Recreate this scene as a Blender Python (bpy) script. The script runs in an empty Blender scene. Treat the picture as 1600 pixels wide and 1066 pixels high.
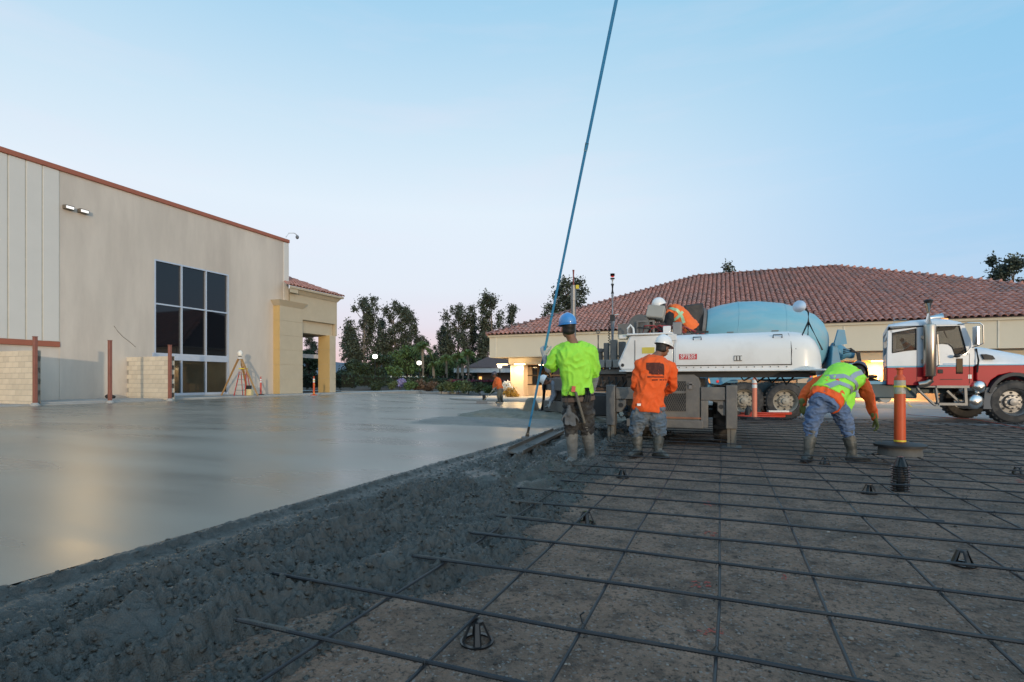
import bpy, bmesh, math, random
import numpy as np
from mathutils import Vector, Matrix, noise, Quaternion
from mathutils.bvhtree import BVHTree
R = math.radians
SC = bpy.context.scene
COL = SC.collection
rng = random.Random(7)

# ------------------------------------------------------------------ camera, sky, sun, exposure
F = 822.0; HC = 1.05; YAW = R(21.9); CY, SY = math.cos(YAW), math.sin(YAW)
cam = bpy.data.cameras.new('camera'); camo = bpy.data.objects.new('camera', cam); COL.objects.link(camo)
cam.sensor_width = 36; cam.lens = 36 * F / 1600; cam.shift_y = 62 / 1600
cam.clip_start = .05; cam.clip_end = 6000
camo.location = (0, 0, HC); camo.rotation_euler = (math.pi / 2, 0, YAW)
SC.camera = camo

SUN_TRAVEL = Vector((-.61, .79, -.058)).normalized()
SUN_STRENGTH = 1.4
SKY_GAIN = 1.0
EXPOSURE = 0.0

def s2l(v):
    v = v / 255.0
    return v / 12.92 if v <= .04045 else ((v + .055) / 1.055) ** 2.4
def rgb(r, g, b): return (s2l(r), s2l(g), s2l(b), 1)

world = bpy.data.worlds.new('World'); SC.world = world; world.use_nodes = True
def build_sky():
    nt = world.node_tree; N = nt.nodes; L = nt.links
    bg = N['Background']
    tc = N.new('ShaderNodeTexCoord'); sep = N.new('ShaderNodeSeparateXYZ'); L.new(tc.outputs['Generated'], sep.inputs[0])
    def ramp(stops):
        r = N.new('ShaderNodeValToRGB'); el = r.color_ramp.elements
        el[0].position = stops[0][0]; el[0].color = rgb(*stops[0][1])
        el[1].position = stops[-1][0]; el[1].color = rgb(*stops[-1][1])
        for p, c in stops[1:-1]:
            e = el.new(p); e.color = rgb(*c)
        r.color_ramp.interpolation = 'LINEAR'
        return r
    anti = ramp([(0, (236, 196, 202)), (.05, (233, 202, 212)), (.10, (227, 215, 227)), (.17, (228, 230, 238)), (.30, (228, 237, 244)),
                 (.42, (206, 228, 241)), (.58, (166, 210, 236)), (1, (112, 160, 202))])
    side = ramp([(0, (205, 190, 208)), (.06, (190, 200, 226)), (.16, (172, 205, 234)), (.35, (156, 204, 237)), (.58, (136, 198, 230)), (1, (112, 160, 202))])
    solar = ramp([(0, (255, 214, 170)), (.08, (255, 226, 196)), (.2, (248, 238, 226)), (.4, (205, 228, 244)), (.6, (170, 205, 228)), (1, (112, 160, 202))])
    for r in (anti, side, solar): L.new(sep.outputs[2], r.inputs[0])
    flat = N.new('ShaderNodeVectorMath'); flat.operation = 'MULTIPLY'; flat.inputs[1].default_value = (1, 1, 0); L.new(tc.outputs['Generated'], flat.inputs[0])
    nrm = N.new('ShaderNodeVectorMath'); nrm.operation = 'NORMALIZE'; L.new(flat.outputs[0], nrm.inputs[0])
    dot = N.new('ShaderNodeVectorMath'); dot.operation = 'DOT_PRODUCT'; L.new(nrm.outputs[0], dot.inputs[0])
    a = math.atan2(SUN_TRAVEL.y, SUN_TRAVEL.x) + R(7)
    dot.inputs[1].default_value = (math.cos(a), math.sin(a), 0)
    m1 = N.new('ShaderNodeMapRange'); m1.interpolation_type = 'SMOOTHSTEP'; m1.inputs[1].default_value = .35; m1.inputs[2].default_value = .97; L.new(dot.outputs['Value'], m1.inputs[0])
    m2 = N.new('ShaderNodeMapRange'); m2.interpolation_type = 'SMOOTHSTEP'; m2.inputs[1].default_value = -.2; m2.inputs[2].default_value = -1; L.new(dot.outputs['Value'], m2.inputs[0])
    x1 = N.new('ShaderNodeMixRGB'); L.new(m1.outputs[0], x1.inputs[0]); L.new(side.outputs[0], x1.inputs[1]); L.new(anti.outputs[0], x1.inputs[2])
    x2 = N.new('ShaderNodeMixRGB'); L.new(m2.outputs[0], x2.inputs[0]); L.new(x1.outputs[0], x2.inputs[1])
    so = N.new('ShaderNodeVectorMath'); so.operation = 'SCALE'; so.inputs['Scale'].default_value = 1.7; L.new(solar.outputs[0], so.inputs[0]); L.new(so.outputs[0], x2.inputs[2])
    # thin high wisps, a little brighter and pinker than the blue round them
    mp = N.new('ShaderNodeMapping'); mp.inputs['Scale'].default_value = (1.6, 1.6, 11); L.new(tc.outputs['Generated'], mp.inputs[0])
    nz = N.new('ShaderNodeTexNoise'); nz.inputs['Scale'].default_value = 1.7; nz.inputs['Detail'].default_value = 5; nz.inputs['Roughness'].default_value = .55; L.new(mp.outputs[0], nz.inputs[0])
    w = N.new('ShaderNodeMapRange'); w.inputs[1].default_value = .5; w.inputs[2].default_value = .8; w.inputs[3].default_value = 0; w.inputs[4].default_value = .22; L.new(nz.outputs[0], w.inputs[0])
    x3 = N.new('ShaderNodeMixRGB'); L.new(w.outputs[0], x3.inputs[0]); L.new(x2.outputs[0], x3.inputs[1]); x3.inputs[2].default_value = rgb(240, 228, 238)
    # physical sky underneath, sun just risen behind the camera
    sky = N.new('ShaderNodeTexSky'); sky.sky_type = 'NISHITA'; sky.sun_disc = False
    sky.sun_elevation = R(3.4); sky.sun_rotation = math.atan2(-SUN_TRAVEL.x, -SUN_TRAVEL.y); sky.ozone_density = 3; sky.dust_density = .4
    sc = N.new('ShaderNodeVectorMath'); sc.operation = 'SCALE'; sc.inputs['Scale'].default_value = .05; L.new(sky.outputs[0], sc.inputs[0])
    sc2 = N.new('ShaderNodeVectorMath'); sc2.operation = 'SCALE'; sc2.inputs['Scale'].default_value = .96; L.new(x3.outputs[0], sc2.inputs[0])
    ad = N.new('ShaderNodeVectorMath'); ad.operation = 'ADD'; L.new(sc.outputs[0], ad.inputs[0]); L.new(sc2.outputs[0], ad.inputs[1])
    L.new(ad.outputs[0], bg.inputs[0]); bg.inputs[1].default_value = SKY_GAIN
build_sky()
sun = bpy.data.lights.new('sun', 'SUN'); sun.energy = SUN_STRENGTH; sun.angle = R(.9); sun.color = (1, .80, .56)
suno = bpy.data.objects.new('sun', sun); COL.objects.link(suno); suno.rotation_euler = SUN_TRAVEL.to_track_quat('-Z', 'Y').to_euler(); suno.location = (20, -30, 30)
SC.view_settings.view_transform = 'Standard'; SC.view_settings.look = 'None'; SC.view_settings.exposure = EXPOSURE; SC.view_settings.gamma = 1
SC.view_settings.use_curve_mapping = False
SC.cycles.max_bounces = 8; SC.cycles.transparent_max_bounces = 8; SC.cycles.caustics_reflective = False; SC.cycles.caustics_refractive = False
SC.cycles.sample_clamp_indirect = 4

# ------------------------------------------------------------------ survey helpers: site frame x across, y along the slab edge
def uv(X, Y): return (X * CY - Y * SY, X * SY + Y * CY)
def on_z(px, py, z=0.0):
    Y = F * (HC - z) / (py - 595); return uv((px - 800) / F * Y, Y)
def at_y(px, py, Y):
    u, v = uv((px - 800) / F * Y, Y); return Vector((u, v, HC + (595 - py) / F * Y))
def on_v(px, py, v):
    k = (px - 800) / F; Y = v / (k * SY + CY); return Vector((Y * (k * CY - SY), v, HC + (595 - py) / F * Y))
def on_u(px, py, u):
    k = (px - 800) / F; Y = u / (k * CY - SY); return Vector((u, Y * (k * SY + CY), HC + (595 - py) / F * Y))
def sst(a, b, x):
    t = min(1, max(0, (x - a) / (b - a))); return t * t * (3 - 2 * t)

# ------------------------------------------------------------------ materials
MATS = {}
def M(name, col=(.5, .5, .5), rough=.6, metal=0., var=.12, vs=4., bump=0., bs=60., dirt=None, dirt_amt=.4, ds=2.5, ior=1.5, rnd=0., alpha=1., emit=None, estr=0., trans=0., stretch=(1, 1, 1), coat=0., rvar=0.):
    if name in MATS: return MATS[name]
    m = bpy.data.materials.new(name); m.use_nodes = True; nt = m.node_tree; N = nt.nodes; L = nt.links
    b = N['Principled BSDF']; tc = N.new('ShaderNodeTexCoord')
    mp = N.new('ShaderNodeMapping'); mp.inputs['Scale'].default_value = stretch; L.new(tc.outputs['Object'], mp.inputs[0])
    nz = N.new('ShaderNodeTexNoise'); nz.inputs['Scale'].default_value = vs; nz.inputs['Detail'].default_value = 6; nz.inputs['Roughness'].default_value = .6
    L.new(mp.outputs[0], nz.inputs[0])
    mr = N.new('ShaderNodeMapRange'); mr.inputs[1].default_value = .25; mr.inputs[2].default_value = .75
    mr.inputs[3].default_value = 1 - var; mr.inputs[4].default_value = 1 + var; L.new(nz.outputs[0], mr.inputs[0])
    fac = mr.outputs[0]
    if rnd:
        g = N.new('ShaderNodeNewGeometry'); oi = N.new('ShaderNodeObjectInfo')
        a = N.new('ShaderNodeMath'); a.operation = 'ADD'; L.new(g.outputs['Random Per Island'], a.inputs[0]); L.new(oi.outputs['Random'], a.inputs[1])
        fr = N.new('ShaderNodeMath'); fr.operation = 'FRACT'; L.new(a.outputs[0], fr.inputs[0])
        m2 = N.new('ShaderNodeMapRange'); m2.inputs[3].default_value = 1 - rnd; m2.inputs[4].default_value = 1 + rnd; L.new(fr.outputs[0], m2.inputs[0])
        mu = N.new('ShaderNodeMath'); mu.operation = 'MULTIPLY'; L.new(fac, mu.inputs[0]); L.new(m2.outputs[0], mu.inputs[1]); fac = mu.outputs[0]
    cm = N.new('ShaderNodeVectorMath'); cm.operation = 'SCALE'; cm.inputs[0].default_value = col[:3]; L.new(fac, cm.inputs['Scale'])
    out = cm.outputs[0]
    if dirt:
        n2 = N.new('ShaderNodeTexNoise'); n2.inputs['Scale'].default_value = ds; n2.inputs['Detail'].default_value = 8; n2.inputs['Roughness'].default_value = .65; L.new(mp.outputs[0], n2.inputs[0])
        r2 = N.new('ShaderNodeMapRange'); r2.inputs[1].default_value = .46; r2.inputs[2].default_value = .68; r2.inputs[3].default_value = 0; r2.inputs[4].default_value = dirt_amt; L.new(n2.outputs[0], r2.inputs[0])
        mx = N.new('ShaderNodeMixRGB'); L.new(r2.outputs[0], mx.inputs[0]); L.new(out, mx.inputs[1]); mx.inputs[2].default_value = (*dirt[:3], 1); out = mx.outputs[0]
    L.new(out, b.inputs['Base Color'])
    b.inputs['Roughness'].default_value = rough; b.inputs['Metallic'].default_value = metal; b.inputs['IOR'].default_value = ior
    if rvar:
        r3 = N.new('ShaderNodeMapRange'); r3.inputs[1].default_value = .3; r3.inputs[2].default_value = .7; r3.inputs[3].default_value = rough - rvar; r3.inputs[4].default_value = rough + rvar
        L.new(nz.outputs[0], r3.inputs[0]); L.new(r3.outputs[0], b.inputs['Roughness'])
    if coat: b.inputs['Coat Weight'].default_value = coat; b.inputs['Coat Roughness'].default_value = .08
    if trans: b.inputs['Transmission Weight'].default_value = trans
    if alpha < 1: b.inputs['Alpha'].default_value = alpha
    if emit: b.inputs['Emission Color'].default_value = (*emit, 1); b.inputs['Emission Strength'].default_value = estr
    if bump:
        n3 = N.new('ShaderNodeTexNoise'); n3.inputs['Scale'].default_value = bs; n3.inputs['Detail'].default_value = 5; L.new(mp.outputs[0], n3.inputs[0])
        bp = N.new('ShaderNodeBump'); bp.inputs['Strength'].default_value = bump; bp.inputs['Distance'].default_value = .02; L.new(n3.outputs[0], bp.inputs['Height']); L.new(bp.outputs[0], b.inputs['Normal'])
    MATS[name] = m
    return m

# ------------------------------------------------------------------ mesh helpers
def frame_of(d):
    d = Vector(d).normalized(); a = Vector((0, 0, 1)) if abs(d.z) < .9 else Vector((1, 0, 0))
    x = d.cross(a).normalized(); return x, x.cross(d).normalized()
class MB:
    def __init__(s): s.v = []; s.f = []; s.m = []
    def add(s, vs, fs, mi=0):
        o = len(s.v); s.v += [tuple(q) for q in vs]; s.f += [[i + o for i in f] for f in fs]; s.m += [mi] * len(fs); return s
    def box(s, c, d, rot=None, mi=0, taper=(1, 1)):
        hx, hy, hz = d[0] / 2, d[1] / 2, d[2] / 2
        vs = [Vector((x * hx * (taper[0] if z > 0 else 1), y * hy * (taper[1] if z > 0 else 1), z * hz)) for z in (-1, 1) for y in (-1, 1) for x in (-1, 1)]
        if rot is not None:
            mtx = rot if isinstance(rot, Matrix) else Matrix.Rotation(rot, 3, 'Z'); vs = [mtx @ q for q in vs]
        c = Vector(c); return s.add([q + c for q in vs], [(0, 2, 3, 1), (4, 5, 7, 6), (0, 1, 5, 4), (2, 6, 7, 3), (0, 4, 6, 2), (1, 3, 7, 5)], mi)
    def bx(s, x0, x1, y0, y1, z0, z1, mi=0): return s.box(((x0 + x1) / 2, (y0 + y1) / 2, (z0 + z1) / 2), (x1 - x0, y1 - y0, z1 - z0), mi=mi)
    def bar(s, a, b, w, h=None, mi=0):
        a, b = Vector(a), Vector(b); d = b - a; x, y = frame_of(d); h = h or w
        vs = [p + x * (i * w / 2) + y * (j * h / 2) for p in (a, b) for i, j in ((-1, -1), (1, -1), (1, 1), (-1, 1))]
        return s.add(vs, [(3, 2, 1, 0), (4, 5, 6, 7), (0, 1, 5, 4), (1, 2, 6, 5), (2, 3, 7, 6), (3, 0, 4, 7)], mi)
    def loft(s, rings, cap=True, mi=0, close=True):
        n = len(rings[0]); o = len(s.v); vs = [p for r in rings for p in r]; fs = []
        for i in range(len(rings) - 1):
            for j in range(n if close else n - 1):
                k = (j + 1) % n; fs.append((i * n + j, i * n + k, (i + 1) * n + k, (i + 1) * n + j))
        if cap and close: fs.append(tuple(range(n - 1, -1, -1))); fs.append(tuple((len(rings) - 1) * n + j for j in range(n)))
        return s.add(vs, fs, mi)
    def tube(s, pts, r, n=8, cap=True, mi=0):
        pts = [Vector(p) for p in pts]; k = len(pts); rs = r if isinstance(r, (list, tuple)) else [r] * k
        rings = []; px = None
        for i, p in enumerate(pts):
            d = (pts[min(i + 1, k - 1)] - pts[max(i - 1, 0)])
            if d.length < 1e-9: d = Vector((0, 0, 1))
            d.normalize()
            if px is None: x, y = frame_of(d)
            else:
                x = px - d * px.dot(d)
                if x.length < 1e-6: x, y = frame_of(d)
                x.normalize(); y = d.cross(x)
            px = x
            rings.append([p + x * (rs[i] * math.cos(2 * math.pi * j / n)) + y * (rs[i] * math.sin(2 * math.pi * j / n)) for j in range(n)])
        return s.loft(rings, cap, mi)
    def cyl(s, a, b, r0, r1=None, n=16, cap=True, mi=0): return s.tube([a, b], [r0, r0 if r1 is None else r1], n, cap, mi)
    def lathe(s, prof, o=(0, 0, 0), axis=(0, 0, 1), n=20, mi=0, cap=True):
        o = Vector(o); d = Vector(axis).normalized(); x, y = frame_of(d)
        return s.loft([[o + d * h + x * (r * math.cos(2 * math.pi * j / n)) + y * (r * math.sin(2 * math.pi * j / n)) for j in range(n)] for r, h in prof], cap, mi)
    def ell(s, c, r, n=14, m=9, rot=None, mi=0):
        c = Vector(c); r = (r, r, r) if not hasattr(r, '__len__') else r; rings = []
        for i in range(m + 1):
            t = math.pi * (i / m) ; t = min(max(t, .06), math.pi - .06)
            ring = [Vector((r[0] * math.sin(t) * math.cos(2 * math.pi * j / n), r[1] * math.sin(t) * math.sin(2 * math.pi * j / n), -r[2] * math.cos(t))) for j in range(n)]
            rings.append([c + (rot @ q if rot is not None else q) for q in ring])
        return s.loft(rings, True, mi)
    def prism(s, poly, axis, a0, a1, mi=0):
        P = {'x': lambda p, a: (a, p[0], p[1]), 'y': lambda p, a: (p[0], a, p[1]), 'z': lambda p, a: (p[0], p[1], a)}[axis]
        return s.loft([[P(p, a0) for p in poly], [P(p, a1) for p in poly]], True, mi)
    def build(s, name, mats, parent=None, W=False, sm=35, bevel=0, seg=2, recalc=True, loc=None):
        me = bpy.data.meshes.new(name)
        vs = s.v
        if W and parent is not None:
            l = parent_world(parent); vs = [(a - l[0], b - l[1], c - l[2]) for a, b, c in vs]
        me.from_pydata(vs, [], s.f)
        mats = mats if isinstance(mats, (list, tuple)) else [mats]
        for q in mats: me.materials.append(q)
        if len(mats) > 1: me.polygons.foreach_set('material_index', s.m)
        if recalc:
            b = bmesh.new(); b.from_mesh(me); bmesh.ops.recalc_face_normals(b, faces=b.faces); b.to_mesh(me); b.free()
        if sm: me.shade_smooth(); me.set_sharp_from_angle(angle=R(sm))
        o = bpy.data.objects.new(name, me); COL.objects.link(o)
        if parent is not None: o.parent = parent
        if loc is not None: o.location = loc
        if bevel:
            md = o.modifiers.new('bevel', 'BEVEL'); md.width = bevel; md.segments = seg; md.limit_method = 'ANGLE'; md.angle_limit = R(40)
        return o
def parent_world(p):
    l = Vector((0, 0, 0))
    while p is not None: l = l + p.location; p = p.parent
    return l
def tag(o, label=None, cat=None, group=None, kind=None):
    if label: o['label'] = label
    if cat: o['category'] = cat
    if group: o['group'] = group
    if kind: o['kind'] = kind
    return o
def empty(name, loc, rz=0., label=None, cat=None, group=None):
    o = bpy.data.objects.new(name, None); o.empty_display_size = .2; COL.objects.link(o); o.location = loc; o.rotation_euler = (0, 0, rz)
    return tag(o, label, cat, group)
def copy_obj(o, parent=None):
    c = o.copy(); COL.objects.link(c); c.parent = parent; return c
def kids(o): return [q for q in COL.objects if q.parent == o]
def copy_tree(o, parent=None):
    ch = kids(o); c = copy_obj(o, parent)
    for k in ch: copy_tree(k, c)
    return c
def structure(o): o['kind'] = 'structure'; return o
def text_obj(name, body, size, mat, parent, mtx, extrude=.002, sx=1., align='CENTER'):
    cu = bpy.data.curves.new(name, 'FONT'); cu.body = body; cu.size = size; cu.extrude = extrude; cu.align_x = align; cu.align_y = 'CENTER'; cu.offset = size * .012
    t = bpy.data.objects.new(name, cu); COL.objects.link(t); dg = bpy.context.evaluated_depsgraph_get()
    me = bpy.data.meshes.new_from_object(t.evaluated_get(dg)); bpy.data.objects.remove(t)
    me.transform(Matrix.Diagonal((sx, 1, 1, 1))); me.transform(mtx); me.materials.clear(); me.materials.append(mat)
    o = bpy.data.objects.new(name, me); COL.objects.link(o); o.parent = parent; return o
def plate(name, p, mat, parent=None, W=True): return MB().add(p, [(0, 1, 2, 3)]).build(name, mat, parent, W=W, sm=0)
def nz(x, y, z=0., h=1., lac=2., oc=4): return noise.fractal(Vector((x, y, z)), h, lac, oc)

# ------------------------------------------------------------------ common materials
m_steel = M('steel_grey', (.155, .147, .138), .55, .2, .2, 5, .15, 40, (.25, .21, .16), .5)
m_dsteel = M('steel_dark', (.035, .035, .037), .55, .2, .3, 6, dirt=(.12, .10, .08), dirt_amt=.5)
m_black = M('black_rubber', (.018, .018, .019), .6, 0, .2, 8, dirt=(.09, .08, .07), dirt_amt=.35)
m_tyre = M('tyre_rubber', (.028, .028, .029), .75, 0, .2, 6, .2, 50, (.13, .115, .10), .75, 3)
m_chrome = M('chrome', (.72, .70, .67), .22, 1, .06)
m_alu = M('alloy', (.26, .255, .25), .45, .7, .12, 9, dirt=(.2, .18, .16), dirt_amt=.35)
m_white = M('machine_white', (.74, .74, .73), .32, 0, .03, 2, dirt=(.5, .47, .43), dirt_amt=.35, ds=1.6, coat=.4)
m_blue = M('drum_blue', (.19, .44, .54), .55, 0, .10, 3, dirt=(.36, .40, .41), dirt_amt=.75, ds=1.5, stretch=(.35, 1, 1))
m_bluedk = M('frame_blue', (.09, .30, .45), .45, 0, .12, 3, dirt=(.2, .24, .27), dirt_amt=.5)
m_teal = M('chassis_teal', (.03, .07, .09), .5, 0, .2, 4, dirt=(.1, .1, .1), dirt_amt=.5)
m_red = M('truck_red', (.45, .014, .024), .42, 0, .06, 3, dirt=(.22, .03, .03), dirt_amt=.15, ior=1.35)
m_cab = M('cab_white', (.62, .68, .74), .35, 0, .04, 2, dirt=(.48, .52, .56), dirt_amt=.35, coat=.2)
m_glass = M('dark_glass', (.02, .022, .025), .05, 0, 0, alpha=.4)
m_orange = M('cone_orange', (.62, .085, .018), .5, 0, .06, 6, dirt=(.32, .08, .04), dirt_amt=.4)
m_refl = M('reflective_white', (.72, .72, .70), .4, 0, .06)
m_rust = M('rust_primer', (.27, .10, .07), .65, 0, .15, 5)
m_lamp = M('lamp_warm', (.9, .8, .6), .5, emit=(1, .72, .36), estr=9)
m_amber = M('amber_lens', (.7, .25, .03), .3, emit=(1, .35, .06), estr=1.2)
m_redlens = M('red_lens', (.5, .02, .02), .25, emit=(1, .05, .03), estr=.4)

# ------------------------------------------------------------------ ground, slab, fresh concrete
def slab_z(u, v): return .15 - .15 * sst(8, 22, v) * sst(-21, -10, u)
def grid_obj(name, us, vs, fn, mat, sm=60):
    verts = [(u, v, fn(u, v)) for v in vs for u in us]; n = len(us)
    faces = [(j * n + i, j * n + i + 1, (j + 1) * n + i + 1, (j + 1) * n + i) for j in range(len(vs) - 1) for i in range(n - 1)]
    me = bpy.data.meshes.new(name); me.from_pydata(verts, [], faces); me.materials.append(mat); me.shade_smooth()
    o = bpy.data.objects.new(name, me); COL.objects.link(o); return o
def frange(a, b, n): return [a + (b - a) * i / (n - 1) for i in range(n)]

m_ground = M('asphalt', (.085, .083, .082), .85, 0, .2, .6, .2, 30, (.13, .12, .11), .4, .3)
structure(MB().add([(-3000, -3000, -.06), (3000, -3000, -.06), (3000, 3000, -.06), (-3000, 3000, -.06)], [(0, 1, 2, 3)]).build('ground', m_ground, sm=0))
m_pave = M('pavement_concrete', (.30, .29, .28), .7, 0, .12, 1.2, .15, 40, (.19, .18, .17), .4, .5)
structure(MB().bx(-2.9, 60, 15.6, 24.3, -.3, -.012).build('parking_pavement', m_pave))

def soil_mat():
    m = M('gravel_soil', (.262, .160, .108), .95, 0, .34, 3.1, 1.0, 60, (.085, .062, .046), .8, 1.3)
    N = m.node_tree.nodes; L = m.node_tree.links; b = N['Principled BSDF']; tc = N['Texture Coordinate']
    src = b.inputs['Base Color'].links[0].from_socket
    def layer(src, scale, lo, hi, amt, col, rough=.6):
        n = N.new('ShaderNodeTexNoise'); n.inputs['Scale'].default_value = scale; n.inputs['Detail'].default_value = 5; n.inputs['Roughness'].default_value = rough; L.new(tc.outputs['Object'], n.inputs[0])
        r = N.new('ShaderNodeMapRange'); r.inputs[1].default_value = lo; r.inputs[2].default_value = hi; r.inputs[4].default_value = amt; L.new(n.outputs[0], r.inputs[0])
        x = N.new('ShaderNodeMixRGB'); L.new(r.outputs[0], x.inputs[0]); L.new(src, x.inputs[1]); x.inputs[2].default_value = (*col, 1); return x.outputs[0]
    src = layer(src, 7, .52, .64, .75, (.085, .056, .041))          # damp clods
    src = layer(src, 34, .52, .60, .9, (.052, .036, .027), .8)     # dark crumbs
    src = layer(src, 80, .58, .66, .85, (.34, .26, .20), .85)        # pale grit
    vo = N.new('ShaderNodeTexVoronoi'); vo.inputs['Scale'].default_value = 95; L.new(tc.outputs['Object'], vo.inputs['Vector'])
    sp = N.new('ShaderNodeSeparateColor'); L.new(vo.outputs['Color'], sp.inputs[0]); r = N.new('ShaderNodeMapRange'); r.inputs[1].default_value = .90; r.inputs[2].default_value = 1; r.inputs[4].default_value = .7; L.new(sp.outputs[0], r.inputs[0])
    x = N.new('ShaderNodeMixRGB'); L.new(r.outputs[0], x.inputs[0]); L.new(src, x.inputs[1]); x.inputs[2].default_value = (.28, .26, .24, 1); L.new(x.outputs[0], b.inputs['Base Color'])
    return m
m_soil = soil_mat()
vs_ = []; y = -1.5
while y < 15.7: vs_.append(y); y += .022 + .010 * max(0, y - 1.2) if y > .8 else .08
def soil_h(u, v): return .009 * nz(u * 1.6, v * 1.6, 3) + .016 * max(0, nz(u * 4.1, v * 4.1, 9)) ** 1.3 + .006 * nz(u * 19, v * 19, 1) - .006
structure(grid_obj('gravel_bed', frange(-3.2, 3.6, 240) + frange(3.66, 16, 130), vs_, soil_h, m_soil))
# loose stones on the bed
mb = MB()
for i in range(6500):
    v = .9 + 8.5 * rng.random() ** 1.8; u = rng.uniform(-1.6, .6 + .95 * v); r = rng.uniform(.002, .006) * (2.0 if rng.random() < .06 else 1)
    mb.ell((u, v, soil_h(u, v) + r * .4), (r * rng.uniform(.8, 1.5), r, r * .7), 6, 4, Matrix.Rotation(rng.random() * 3, 3, 'Z'))
tag(mb.build('loose_gravel', M('stone', (.19, .16, .135), .9, 0, .1, 3, rnd=.75), sm=60), 'loose pale stones scattered over the brown gravel bed', 'gravel', kind='stuff')

def slab_mat():
    m = bpy.data.materials.new('wet_slab'); m.use_nodes = True; N = m.node_tree.nodes; L = m.node_tree.links; b = N['Principled BSDF']
    tc = N.new('ShaderNodeTexCoord'); mp = N.new('ShaderNodeMapping'); mp.inputs['Scale'].default_value = (.22, 1.1, 1); mp.inputs['Rotation'].default_value = (0, 0, -.3); L.new(tc.outputs['Object'], mp.inputs[0])
    def noise_(sc, det, src): 
        q = N.new('ShaderNodeTexNoise'); q.inputs['Scale'].default_value = sc; q.inputs['Detail'].default_value = det; L.new(src, q.inputs[0]); return q
    def rg(src, a, b_, c, d):
        q = N.new('ShaderNodeMapRange'); 
        for i, x in enumerate((a, b_, c, d)): q.inputs[i + 1].default_value = x
        L.new(src, q.inputs[0]); return q.outputs[0]
    n1 = noise_(1.1, 7, mp.outputs[0]); n2 = noise_(.35, 3, tc.outputs['Object']); n3 = noise_(160, 3, tc.outputs['Object']); n4 = noise_(2.2, 4, mp.outputs[0])
    v1 = rg(n1.outputs[0], .3, .7, .66, 1.22); v3 = rg(n3.outputs[0], .3, .7, .88, 1.12)
    mu = N.new('ShaderNodeMath'); mu.operation = 'MULTIPLY'; L.new(v1, mu.inputs[0]); L.new(v3, mu.inputs[1])
    cs = N.new('ShaderNodeVectorMath'); cs.operation = 'SCALE'; cs.inputs[0].default_value = (.25, .21, .162); L.new(mu.outputs[0], cs.inputs['Scale']); L.new(cs.outputs[0], b.inputs['Base Color'])
    a = N.new('ShaderNodeMath'); a.operation = 'ADD'; L.new(rg(n1.outputs[0], .3, .7, .22, .37), a.inputs[0]); L.new(rg(n2.outputs[0], .35, .65, -.03, .07), a.inputs[1])
    L.new(a.outputs[0], b.inputs['Roughness']); b.inputs['IOR'].default_value = 1.6
    bp = N.new('ShaderNodeBump'); bp.inputs['Strength'].default_value = .10; bp.inputs['Distance'].default_value = .02; L.new(n4.outputs[0], bp.inputs['Height'])
    bp2 = N.new('ShaderNodeBump'); bp2.inputs['Strength'].default_value = .05; bp2.inputs['Distance'].default_value = .004; L.new(n3.outputs[0], bp2.inputs['Height']); L.new(bp.outputs[0], bp2.inputs['Normal'])
    L.new(bp2.outputs[0], b.inputs['Normal'])
    return m
m_slab = slab_mat()
SE = -2.92
us_ = frange(-24.2, SE, 110); vs_ = frange(-6, 31, 150)
def slab_fn(u, v): return slab_z(u, v)
slab = structure(grid_obj('concrete_slab', us_, vs_, slab_fn, m_slab))

m_wet = M('wet_concrete', (.070, .066, .056), .30, 0, .38, 9, .5, 150, (.115, .108, .095), .55, 7, rvar=.16, ior=1.45)
def edge_u(v):
    return -1.27 + .24 * nz(v * .9, 4.2) + .10 * nz(v * 2.7, 1.1) - .35 * sst(1.9, .9, v) + .35 * sst(7.5, 9.5, v) + .30 * math.exp(-((v - 3.0) / .5) ** 2) * .6 - .25 * math.exp(-((v - 2.05) / .25) ** 2)
def lump(u, v, k):
    d, _ = noise.voronoi(Vector((u * k, v * k, .3))); return max(0., 1 - (d[0] * 1.25) ** 2)
def spill_h(u, v):
    t = edge_u(v) + .09 * nz(u * 5, v * 5, 5, oc=3) - u
    if t < -.22: return -.03
    base = .062 * sst(-.04, .16, t) + .055 * sst(.1, .75, t)
    far = sst(.08, .55, u - SE)                      # 0 beside the slab, where the float has passed
    a, b = u * .985 - v * .17, v * .985 + u * .17
    warp = .35 * nz(u * 1.1, v * 1.1, 7)
    ridge = 1 - abs(nz(a * 2.4 + warp, b * .55, 2, oc=2)) * 2.2
    h = base + far * sst(0, .2, t) * (.085 * ridge - .052 + .05 * nz(u * 2.6, v * 2.1, 8, oc=2))
    smooth = sst(.12, .42, nz(u * 1.5 + 5, v * 1.2, 4, oc=2))
    k = (far * .85 + .15) * (1 - .8 * smooth) * sst(-.12, .10, t)
    h += k * (.048 * lump(u, v, 12) * (.4 + nz(u * 5, v * 5, 1, oc=2)) + .040 * lump(u + .02 * nz(u * 9, v * 9), v, 21) + .026 * lump(u + 3, v + .01 * nz(u * 20, v * 20), 43) - .036 - .03 * abs(nz(u * 8, v * 8, 6, oc=2)))
    h += (.003 + .007 * k) * nz(u * 60, v * 60, 3, oc=2)
    edge = math.exp(-((u - SE - .05) / .035) ** 2)
    h += edge * (.0 + .030 * lump(u, v, 20))
    cap = .168 if u - SE < .10 else .20 + .02 * nz(u * 7, v * 7)
    if u - SE < .06: h = max(h, slab_z(SE, v) - .004 + .012 * lump(u, v, 26) + .010 * nz(u * 20, v * 7, 4, oc=2) - .5 * max(0, SE + .005 - u + .045 * nz(v * 2.2, 3.3, oc=3)))
    return min(h, cap) - (.02 if t < 0 else 0)
tag(grid_obj('wet_concrete_spill', frange(SE - .10, -.75, 296), frange(.25, 4.4, 540), spill_h, m_wet), 'rough lumpy wet concrete heaped along the slab edge', 'wet concrete', kind='stuff')
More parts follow.
